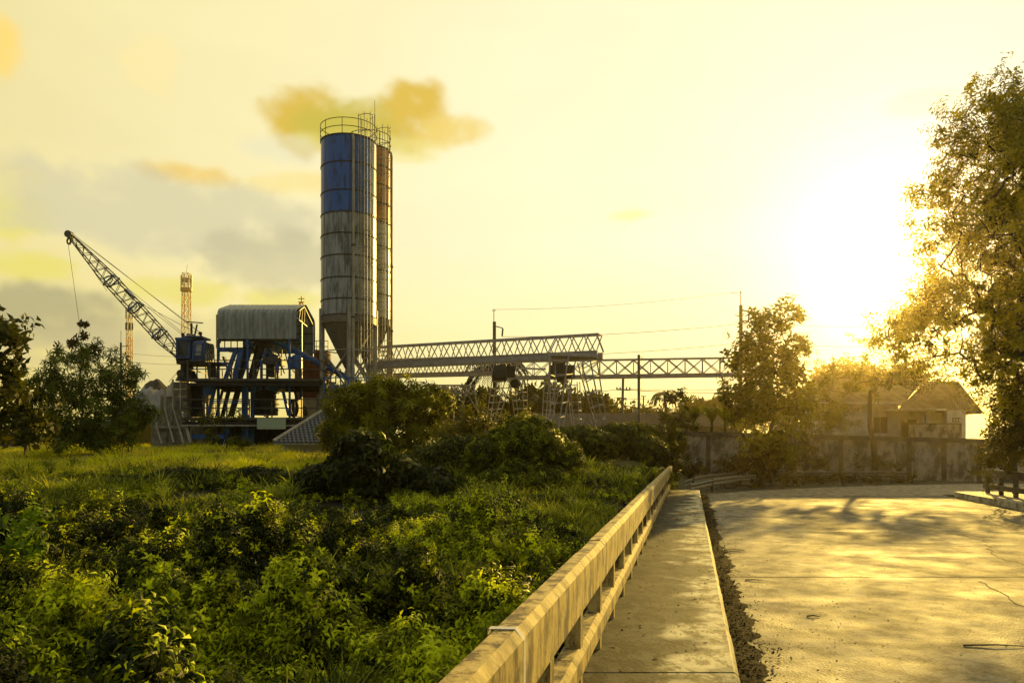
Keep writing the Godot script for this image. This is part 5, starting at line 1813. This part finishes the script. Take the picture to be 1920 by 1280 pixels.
func make_gantries() -> void:
	var y := 6.5
	var o := thing("girder_crane", "long grey lattice girder of the nearer yard crane on a tall ladder like tower", "girder crane", at(1080, 830, 42), "lattice girder cranes")
	girder(o, Vector3(-8.4, y, -47.6), Vector3(4.62, y, -41.9), 1.24, .95, 18, .34, false)
	var e1 := Vector3(4.62, y, -41.9)
	bar(o, "end_post", Vector3(4.45, y + 1.22, -41.9), Vector3(4.78, y + .3, -41.75), .08, .08, M.gantry)
	bar(o, "end_post", at(1030, 662, 41.2), at(1046, 630, 42.6), .07, .07, M.gantry)
	var pf := Sh.new()
	pf.slab([at(1027, 660, 41.0), at(1121, 664, 41.4), at(1119, 663, 43.0), at(1030, 660, 42.8)], Vector3(0, -.16, 0))
	put("platform", pf, M.gantry, o)
	ladder_leg(o, [at(1030, 666, 41.0), at(1066, 666, 41.0), at(1081, 666, 42.6), at(1042, 672, 42.6)], [at(1033, 826, 40.6), at(1044, 827, 40.6), at(1051, 824, 41.2), at(1037.5, 826, 41.2)], 6)
	ladder_leg(o, [at(1083, 680, 41.4), at(1105, 666, 41.4), at(1118, 668, 42.8), at(1091, 682, 42.8)], [at(1118, 804, 43.0), at(1131, 802, 43.0), at(1139, 801, 43.8), at(1123, 803, 43.8)], 5)
	var trol := thing("hoist_trolley", "dark hoist trolley inside the tower of the nearer yard crane", "trolley", at(1053, 712, 50), "hoist trolleys")
	block(trol, "frame", 1030, 684, 1078, 708, 50.0, 50.8, M.cloth)
	block(trol, "winch", 1036, 678, 1060, 686, 50.1, 50.7, M.dark)
	block(trol, "hook_block", 1044, 707, 1058, 716, 50.2, 50.6, M.dark)

	var b := thing("girder_crane", "farther lattice girder crane running right behind the slender tree", "girder crane", at(1080, 830, 54), "lattice girder cranes")
	girder(b, Vector3(-.75, y, -55.6), Vector3(17.2, y, -52.6), 1.24, .9, 16, .2, true)
	ladder_leg(b, [at(1021, 714, 54.2), at(1029, 714, 54.2), at(1052, 716, 55.0), at(1043, 716, 55.0)], [at(1015, 812, 53.6), at(1022, 812, 53.6), at(1028, 812, 54.4), at(1021, 812, 54.4)], 6, .035)
	ladder_leg(b, [at(1063, 716, 54.2), at(1082, 716, 54.2), at(1087, 716, 55.0), at(1068, 716, 55.0)], [at(1074, 812, 53.6), at(1088, 812, 53.6), at(1092, 812, 54.4), at(1078, 812, 54.4)], 6, .035)
	ladder_leg(b, [at(1418, 710, 53.0), at(1436, 710, 53.0)], [at(1412, 812, 52.4), at(1446, 812, 52.4)], 6, .035)

	var c := thing("girder_crane", "rear lattice girder seen under the nearer one beside the silos", "girder crane", at(880, 830, 53), "lattice girder cranes")
	girder(c, Vector3(-9.6, y, -54.2), Vector3(-.9, y, -51.9), 1.2, .9, 16, .22, false)
	ladder_leg(c, [at(923, 710, 51.6), at(948, 710, 51.6), at(960, 709, 52.4), at(932, 712, 52.4)], [at(908, 816, 50.8), at(920, 816, 50.8), at(926, 814, 51.4), at(914, 816, 51.4)], 8, .035)
	ladder_leg(c, [at(955, 714, 52.0), at(979, 714, 52.0), at(989, 714, 52.8), at(965, 716, 52.8)], [at(969, 806, 52.6), at(984, 806, 52.6), at(989, 806, 53.2), at(974, 806, 53.2)], 6, .03)
	bar(c, "strut", at(959, 682, 51.5), at(946, 714, 51.5), .09, .09, M.gantry)
	bar(c, "end_beam", at(940, 706, 51.5), at(992, 709, 52.2), .12, .16, M.gantry)
	bar(c, "end_beam", at(965, 690, 52.4), at(1022, 692, 54.0), .1, .22, M.gantry)
	var t2 := thing("hoist_trolley", "hoist trolley wrapped in a dark tarpaulin on the rear girder", "trolley", at(936, 711, 51.0), "hoist trolleys")
	var sh := Sh.new()
	var bot := [at(921, 709, 50.6), at(950, 707, 50.6), at(954, 706, 51.9), at(925, 708, 51.9)]
	var mid := [at(925, 692, 50.7), at(949, 690, 50.7), at(951, 690, 51.8), at(928, 692, 51.8)]
	var top := [at(927, 684, 50.9), at(949, 682, 50.9), at(950, 682, 51.7), at(930, 684, 51.7)]
	for k in 4:
		var g := (k + 1) % 4
		var aw: Vector3 = (bot[k] + bot[g]) / 2 - (bot[0] + bot[2]) / 2
		sh.face([bot[k], bot[g], mid[g], mid[k]], aw)
		sh.face([mid[k], mid[g], top[g], top[k]], aw)
	sh.face(top, Vector3.UP)
	put("tarpaulin", sh, M.cloth, t2)
	block(t2, "frame", 923, 708, 950, 712, 50.9, 51.6, M.dark)
	block(t2, "hoist", 950, 686, 966, 706, 51.2, 51.8, M.cloth)
	var t3 := thing("hook_block", "dark hoist block hanging below the end of the rear girder", "hoist block", at(966, 728, 52), "")
	sh = Sh.new()
	sh.lathe([Vector2(0, -.6), Vector2(.22, -.55), Vector2(.34, -.3), Vector2(.3, -.1), Vector2(.2, 0), Vector2(0, .02)], at(966, 711, 52), 14)
	put("block", sh, M.dark, t3)
	pipe(t3, "rope", at(966, 711, 52), at(966, 706, 52), .03, M.wire, 5)
	# low lattice frame
	var l := thing("lattice_frame", "low grey lattice conveyor frame on splayed legs beside the mango tree", "conveyor frame", at(880, 790, 47))
	var p := at(800, 723, 49)
	var q := at(888, 723, 47)
	girder(l, p + Vector3(0, -.5, 0), q + Vector3(0, -.5, 0), .52, .5, 8, .09, false)
	for g in [[853, 723, 850, 790, 47.6], [876, 723, 860, 792, 47.3], [888, 723, 899, 790, 47.0]]:
		bar(l, "leg", at(g[0], g[1], g[4]), at(g[2], g[3], g[4]), .08, .08, M.gantry)
	for g in [[855, 738, 872, 762, 47.4], [876, 735, 893, 768, 47.1], [853, 742, 880, 743, 47.4]]:
		bar(l, "brace", at(g[0], g[1], g[4]), at(g[2], g[3], g[4]), .05, .05, M.gantry)

# ------------------------------------------------------------------ masts, poles and wires
func mast(label: String, x: float, foot: float, top: float, d: float, w0: float, w1: float, stages: int) -> Node3D:
	var base := at(x, foot, d)
	var head := at(x, top, d)
	var o := thing("telecom_mast", label, "telecom mast", base, "telecom masts behind the plant")
	for i in stages:
		var t0 := float(i) / stages
		var t1 := float(i + 1) / stages
		var p := base.lerp(head, t0)
		var q := base.lerp(head, t1)
		var a := lerpf(w0, w1, t0) / 2
		var b := lerpf(w0, w1, t1) / 2
		var sh := Sh.new()
		for k in 4:
			var g := [Vector3(1, 0, 1), Vector3(1, 0, -1), Vector3(-1, 0, -1), Vector3(-1, 0, 1)]
			sh.tube(p + g[k] * a, q + g[k] * b, .09, .09, 5, false)
			sh.tube(p + g[k] * a, q + g[(k + 1) % 4] * b, .05, .05, 4, false)
			sh.tube(p + g[(k + 1) % 4] * a, q + g[k] * b, .05, .05, 4, false)
			sh.tube(q + g[k] * b, q + g[(k + 1) % 4] * b, .05, .05, 4, false)
		put("lattice_stage", sh, M.mast_red if (i / 2) % 2 == 0 else M.mast_white, o)
	return o

func make_masts() -> void:
	var o := mast("tall red and white telecom mast behind the crane cab", 349, 838, 512, 150, 1.7, 1.1, 16)
	for k in 8:
		var a := TAU * k / 8
		var sh := Sh.new()
		sh.box(at(349, 525 + 10 * (k % 2), 150) + Vector3(cos(a), 0, sin(a)) * .95, Vector3(.25, 1.9, .2))
		put("antenna", sh, M.mast_white, o)
	for y in [[545, 1.1], [527, .9]]:
		var sh := Sh.new()
		sh.lathe([Vector2(y[1] * .6, -.12), Vector2(y[1], -.12), Vector2(y[1], .5), Vector2(y[1] * .97, .5), Vector2(y[1] * .97, 0), Vector2(y[1] * .6, 0)], at(349, y[0], 150), 10)
		put("platform", sh, M.mast_red, o)
	pipe(o, "spike", at(349, 512, 150), at(351, 496, 150), .05, M.mast_white, 5)
	o = mast("shorter telecom mast seen beneath the crane boom", 242, 838, 592, 180, 1.2, .9, 12)
	for k in 6:
		var a := TAU * k / 6
		for e in [[588, 2.2], [612, 1.6]]:
			var sh := Sh.new()
			sh.box(at(242, e[0], 180) + Vector3(cos(a), 0, sin(a)) * .75, Vector3(.3, e[1], .25))
			put("antenna", sh, M.mast_white if e[0] == 588 else M.steel, o)
	o = mast("top of a small mast rising over the ribbed shed", 565, 838, 568, 120, .8, .5, 10)
	for k in [[560, 1.2], [566, 1.6]]:
		bar(o, "cross_arm", at(565 - 6, k[0], 120), at(565 + 6, k[0], 120), .12, .12, M.mast_red)
	pipe(o, "spike", at(565, 568, 120), at(565, 555, 120), .1, M.mast_red, 5)
	var pp := thing("utility_pole", "short dark pole with a side arm beneath the crane boom", "utility pole", at(226, 838, 70))
	pipe(pp, "shaft", at(226, 838, 70), at(226, 642, 70), .09, M.pole, 8)
	pipe(pp, "rod", at(226, 642, 70), at(226, 620, 70), .02, M.pole, 5)
	bar(pp, "arm", at(226, 649, 70), at(241, 649, 70), .06, .06, M.pole)

func make_poles() -> void:
	var p := thing("utility_pole", "concrete pole with a rod and hanging insulator behind the girder", "utility pole", at(927, 820, 62), "")
	pipe(p, "shaft", at(927, 830, 62), at(927, 603, 62), .13, M.pole, 8)
	pipe(p, "rod", at(926, 604, 62), at(926, 579, 62), .03, M.pole, 5)
	bar(p, "rod_arm", at(922, 582, 62), at(930, 582, 62), .04, .04, M.pole)
	bar(p, "arm", at(927, 611, 62), at(943, 615, 62), .07, .07, M.pole)
	pipe(p, "insulator", at(943, 616, 62), at(941.5, 630, 62), .07, M.steel, 8)
	p = thing("utility_pole", "tall concrete pole beside the slender tree with an arm and rod", "utility pole", at(1389.5, 812, 58), "")
	pipe(p, "shaft", at(1389.5, 820, 58), at(1389.5, 572, 58), .13, M.pole, 8)
	pipe(p, "rod", at(1389.5, 573, 58), at(1389.5, 545, 58), .04, M.pole, 5)
	bar(p, "rod_arm", at(1371, 549, 58), at(1392, 548, 58), .04, .04, M.pole)
	bar(p, "arm", at(1390, 581, 58), at(1405, 584, 58), .09, .09, M.pole)
	pipe(p, "insulator", at(1405, 584, 58), at(1404, 604, 58), .06, M.steel, 8)
	p = thing("utility_pole", "plain dark pole crossing the farther girder with a small floodlight", "utility pole", at(1198, 800, 49), "")
	pipe(p, "shaft", at(1198, 822, 49), at(1198, 665, 49), .085, M.pole, 8)
	block(p, "floodlight", 1190, 768, 1197, 774, 48.8, 49.0, M.pale)
	bar(p, "stay", at(1198, 667, 49), at(1212, 675, 49.5), .02, .02, M.wire)
	p = thing("utility_pole", "leaning pole with two cross arms full of insulators", "utility pole", at(1166, 800, 75), "")
	pipe(p, "shaft", at(1166, 815, 75), at(1168.5, 710, 75), .12, M.pole, 8)
	for a in [[1156, 1182, 730, -1], [1157, 1175, 746, 1]]:
		bar(p, "cross_arm", at(a[0], a[2], 75), at(a[1], a[2] + 1, 75), .12, .12, M.pole)
		for k in 5:
			var x := lerpf(a[0] + 1, a[1] - 1, k / 4.0)
			pipe(p, "insulator", at(x, a[2], 75), at(x, a[2] + a[3] * 4.5, 75), .07, M.steel, 6)
	p = thing("utility_pole", "thin far pole with a short cross bar right of the plain pole", "utility pole", at(1206, 800, 82), "")
	pipe(p, "shaft", at(1206, 812, 82), at(1207, 742, 82), .07, M.pole, 6)
	bar(p, "cross_arm", at(1202, 743, 82), at(1212, 743, 82), .08, .08, M.pole)
	# wires hang between poles
	var spans := [[at(941, 631, 62), at(1389, 607, 58), .25, .016, "upper wire from the insulator pole to the pole by the slender tree"], [at(930, 668, 62), at(1389, 643, 58), .25, .016, "lower wire from the insulator pole to the pole by the slender tree"],
		[at(926, 580, 62), at(1371, 549, 58), .3, .011, "faint earth wire between the rods of the two tall poles"],
		[at(1404, 605, 58), at(1960, 606, 52), .3, .016, "upper wire running right from the pole by the slender tree"], [at(1389, 643, 58), at(1960, 640, 52), .3, .016, "lower wire running right from the pole by the slender tree"], [at(1389, 676, 58), at(1960, 678, 52), .3, .014, "lowest wire running right behind the tree crowns"],
		[at(1182, 729, 75), at(1640, 700, 66), .6, .02, "topmost of the low wires right of the leaning pole"], [at(1182, 731, 75), at(1640, 718, 66), .5, .03, "thick middle cable right of the leaning pole"], [at(1175, 747, 75), at(1640, 712, 66), .7, .02, "sagging low wire right of the leaning pole"], [at(1156, 730, 75), at(880, 738, 88), .5, .025, "cable running left from the leaning pole"], [at(1157, 746, 75), at(880, 752, 88), .5, .02, "lower cable running left from the leaning pole"],
		[at(226, 660, 70), at(420, 664, 74), .3, .012, "upper thin wire from the short dark pole"], [at(226, 676, 70), at(420, 678, 74), .3, .012, "lower thin wire from the short dark pole"]]
	for s in spans:
		var pts := []
		var rs := []
		for k in 15:
			var t := k / 14.0
			pts.append(s[0].lerp(s[1], t) - Vector3(0, s[2] * 4.0 * t * (1.0 - t), 0)); rs.append(s[3])
		var sh := Sh.new()
		sh.path(pts, rs, 4)
		tag(put("overhead_wire", sh, M.wire), s[4], "wire", "overhead wires")

# ------------------------------------------------------------------ houses and small things
func ribbed(o: Node, called: String, a: Vector3, b: Vector3, c: Vector3, d: Vector3, n: int, mat: Material) -> void:   # sheets from eave a-b up to ridge d-c
	var nn := (b - a).cross(d - a).normalized()
	if nn.y < 0: nn = -nn
	for i in n:
		var sh := Sh.new()
		var waves := 6
		for k in waves:
			var t0 := (i + float(k) / waves) / n
			var t1 := (i + float(k + 1) / waves) / n
			var u := nn * (.035 if k % 2 else 0.0) + nn * .004 * (i % 2)
			var w := nn * (0.0 if k % 2 else .035) + nn * .004 * (i % 2)
			sh.face([a.lerp(b, t0) + u, a.lerp(b, t1) + w, d.lerp(c, t1) + w, d.lerp(c, t0) + u], nn)
		put(called, sh, mat, o)

func make_houses() -> void:
	var o := thing("house", "low white house with a broad brown corrugated roof behind the wall", "house", at(1640, 835, 57))
	var d := 56.0
	var ev := 4.65
	var rd := EYE + 127.0 * 61.0 / 1500.0
	var xa := at(1515, 0, d).x
	var xb := at(1684, 0, d).x
	var rz := -61.0
	var ra := at(1530, 0, 61).x
	var rb := at(1736, 0, 61).x
	ribbed(o, "roof_sheet", Vector3(xa, ev, -55.4), Vector3(xb, ev, -55.4), Vector3(rb, rd, rz), Vector3(ra, rd, rz), 14, M.roof)
	ribbed(o, "roof_sheet", Vector3(xa, ev, -66.5), Vector3(xb + 2.0, ev, -66.5), Vector3(rb, rd, rz), Vector3(ra, rd, rz), 6, M.roof)
	var rx := at(1836, 0, 58).x
	var pe := EYE + 65.0 * 54.0 / 1500.0
	ribbed(o, "porch_sheet", Vector3(at(1680, 0, 54).x, pe, -54.0), Vector3(at(1750, 0, 54).x, pe, -54.0), Vector3(at(1797, 0, 58.5).x, rd - .45, -58.5), Vector3(at(1737, 0, 58.5).x, rd - .45, -58.5), 7, M.roof)
	ribbed(o, "porch_sheet", Vector3(at(1750, 0, 54).x, pe, -54.0), Vector3(rx + .1, pe, -57.5), Vector3(at(1797, 0, 58.5).x, rd - .45, -58.5), Vector3(at(1797, 0, 58.5).x - .05, rd - .45, -58.45), 6, M.roof)
	ribbed(o, "porch_sheet", Vector3(rx + .1, pe, -57.5), Vector3(rx + .1, pe, -66.0), Vector3(rb + 2.0, rd - .5, -62.0), Vector3(at(1797, 0, 58.5).x, rd - .45, -58.5), 5, M.roof)
	var ridge := Sh.new()
	ridge.tube(Vector3(ra - .1, rd + .03, rz), Vector3(rb + .1, rd + .03, rz), .14, .14, 8)
	put("ridge_cap", ridge, M.roof, o)
	var body := Sh.new()
	# front wall with openings for the window and the door
	var zf := -56.0
	var wx0 := at(1637, 0, 56).x
	var wx1 := at(1665, 0, 56).x
	var wy1 := EYE + 55.0 * 56 / 1500.0
	var wy0 := EYE + 24.0 * 56 / 1500.0
	var wl := xa + .7
	var wr := at(1684, 0, 56).x
	for q in [[wl, wx0, 1.0, ev + .3], [wx1, wr, 1.0, ev + .3], [wx0, wx1, 1.0, wy0], [wx0, wx1, wy1, ev + .3]]:
		body.box(Vector3((q[0] + q[1]) / 2, (q[2] + q[3]) / 2, zf), Vector3(q[1] - q[0], q[3] - q[2], .2))
	body.box(Vector3(wl + .1, (1.0 + ev) / 2, -61.0), Vector3(.2, ev - 1.0, 10))
	body.box(Vector3((wl + rx) / 2, (1.0 + ev) / 2, -66), Vector3(rx - wl, ev - 1.0, .2))
	put("wall", body, M.plaster, o)
	var wn := block(o, "window", 1637, 781, 1665, 812, 56.05, 56.08, M.wood)
	for x in [1637.6, 1650.6, 1663.6]:
		block(wn, "frame", x, 781, x + 1.2, 812, 55.98, 56.04, M.pale)
	# porch and the dark doorway
	block(o, "porch_wall", 1684, 772, 1690, 830, 56.0, 56.2, M.plaster)
	block(o, "porch_wall", 1722, 772, 1776, 830, 56.0, 56.2, M.plaster)
	block(o, "porch_wall", 1690, 770, 1722, 786, 56.0, 56.2, M.plaster)
	block(o, "door", 1688, 785, 1724, 830, 57.2, 57.3, M.dark)
	block(o, "pale_pane", 1698, 786, 1702, 791, 57.1, 57.15, M.plaster)  # small pale pane set in the doorway
	block(o, "porch_ceiling", 1676, 766, 1776, 769, 54.3, 58.5, M.plaster)
	block(o, "porch_post", 1737, 776, 1741, 830, 54.2, 54.4, M.plaster)
	var g := block(o, "side_room", 1776, 769, 1812, 830, 55.0, 60.0, M.plaster)
	var w2 := block(g, "window", 1787, 783, 1802, 791, 54.93, 54.98, M.wood)
	for x in [1789, 1794, 1799]:
		block(g, "pane", x, 784.5, x + 3, 789.5, 54.88, 54.92, M.plaster)
	var gab := Sh.new()
	gab.slab([Vector3(at(1752, 0, 54).x, pe - .05, -54.3), Vector3(at(1797, 0, 58).x, rd - .6, -58.3), Vector3(rx - .1, pe - .05, -57.5)], Vector3(0, 0, -.1))
	put("gable", gab, M.roof, o)

	var t := thing("concrete_tank", "long grey water stained concrete tank in front of the house", "water tank", at(1762, 830, 51))
	var sh := Sh.new()
	for q in [[1721, 1750], [1750.6, 1776], [1776.6, 1804]]:
		var s := Sh.new()
		var a := at(q[0], 795, 51)
		var b := at(q[1], 835, 51)
		s.box(Vector3((a.x + b.x) / 2, (a.y + b.y) / 2, -51.6), Vector3(b.x - a.x, a.y - b.y, 1.2))
		put("section", s, M.wall, t)
	block(t, "rim", 1720, 793, 1805, 795, 50.9, 52.3, M.coping)

	var s := thing("long_shed", "long low shed with a dull brown corrugated roof behind the creepers", "shed", at(1150, 820, 70))
	var x0 := at(985, 0, 68).x
	var x1 := at(1400, 0, 68).x
	ribbed(s, "roof_sheet", Vector3(x0, EYE + 36 * 68 / 1500.0, -68), Vector3(x1, EYE + 36 * 68 / 1500.0, -68), Vector3(x1, EYE + 61 * 74 / 1500.0, -74), Vector3(x0, EYE + 61 * 74 / 1500.0, -74), 34, M.shed_roof)
	ribbed(s, "roof_sheet", Vector3(x0, EYE + 36 * 68 / 1500.0, -80), Vector3(x1, EYE + 36 * 68 / 1500.0, -80), Vector3(x1, EYE + 61 * 74 / 1500.0, -74), Vector3(x0, EYE + 61 * 74 / 1500.0, -74), 8, M.shed_roof)
	sh = Sh.new()
	sh.box(Vector3((x0 + x1) / 2, 2.5, -74), Vector3(x1 - x0 - 1.0, 2.0, 11))
	put("wall", sh, M.bin, s)

	# storage building low behind the bushes at the edge
	var w := thing("concrete_pipes", "short row of large concrete pipes lying at the edge of the meadow", "pipe", at(16, 842, 40), "")
	for k in 3:
		var c := at(4 + k * 17.0, 829, 40)
		var p := Sh.new()
		p.lathe([Vector2(.20, 0), Vector2(.24, 0), Vector2(.24, 1.6), Vector2(.20, 1.6), Vector2(.20, 0)], Vector3.ZERO, 16)
		var m := put("pipe_section", p, M.pale, w)
		m.position = c - w.position
		m.rotation.x = -PI / 2
	# low kerb walls across the meadow
	for k in [["low broken brown wall across the meadow", -19.6, -7.0, 34.5], ["second low wall farther back on the meadow before the hut", -15.0, -6.0, 37.5]]:
		var lw := thing("low_wall", k[0], "wall", Vector3((k[1] + k[2]) / 2, 1.2, -k[3]))
		var n := 13
		for i in n:
			var xx := lerpf(k[1], k[2], (i + .5) / n)
			var q := Sh.new()
			if i % 4 == 2:
				continue
			q.box(Vector3(xx, ground_y(xx, k[3]) + .02 + rnd(-.04, .06), -k[3] + rnd(-.06, .06)), Vector3((k[2] - k[1]) / n - rnd(.02, .3), .5, .22), Basis.from_euler(Vector3(0, rnd(-.06, .06), rnd(-.04, .04))))
			put("block", q, M.coping, lw)

func _ready() -> void:
	rng.seed = 20417
	bumps.seed = 77
	bumps.frequency = .035
	bumps.fractal_octaves = 4
	make_view()
	make_materials()
	make_leaf_shapes()
	make_ground()
	make_road()
	make_parapets()
	make_wall()
	make_guard_rails()
	make_plant()
	make_silos()
	make_crane()
	make_bins()
	make_gantries()
	make_masts()
	make_poles()
	make_houses()
	make_plants()
	make_palms()
	make_cover()
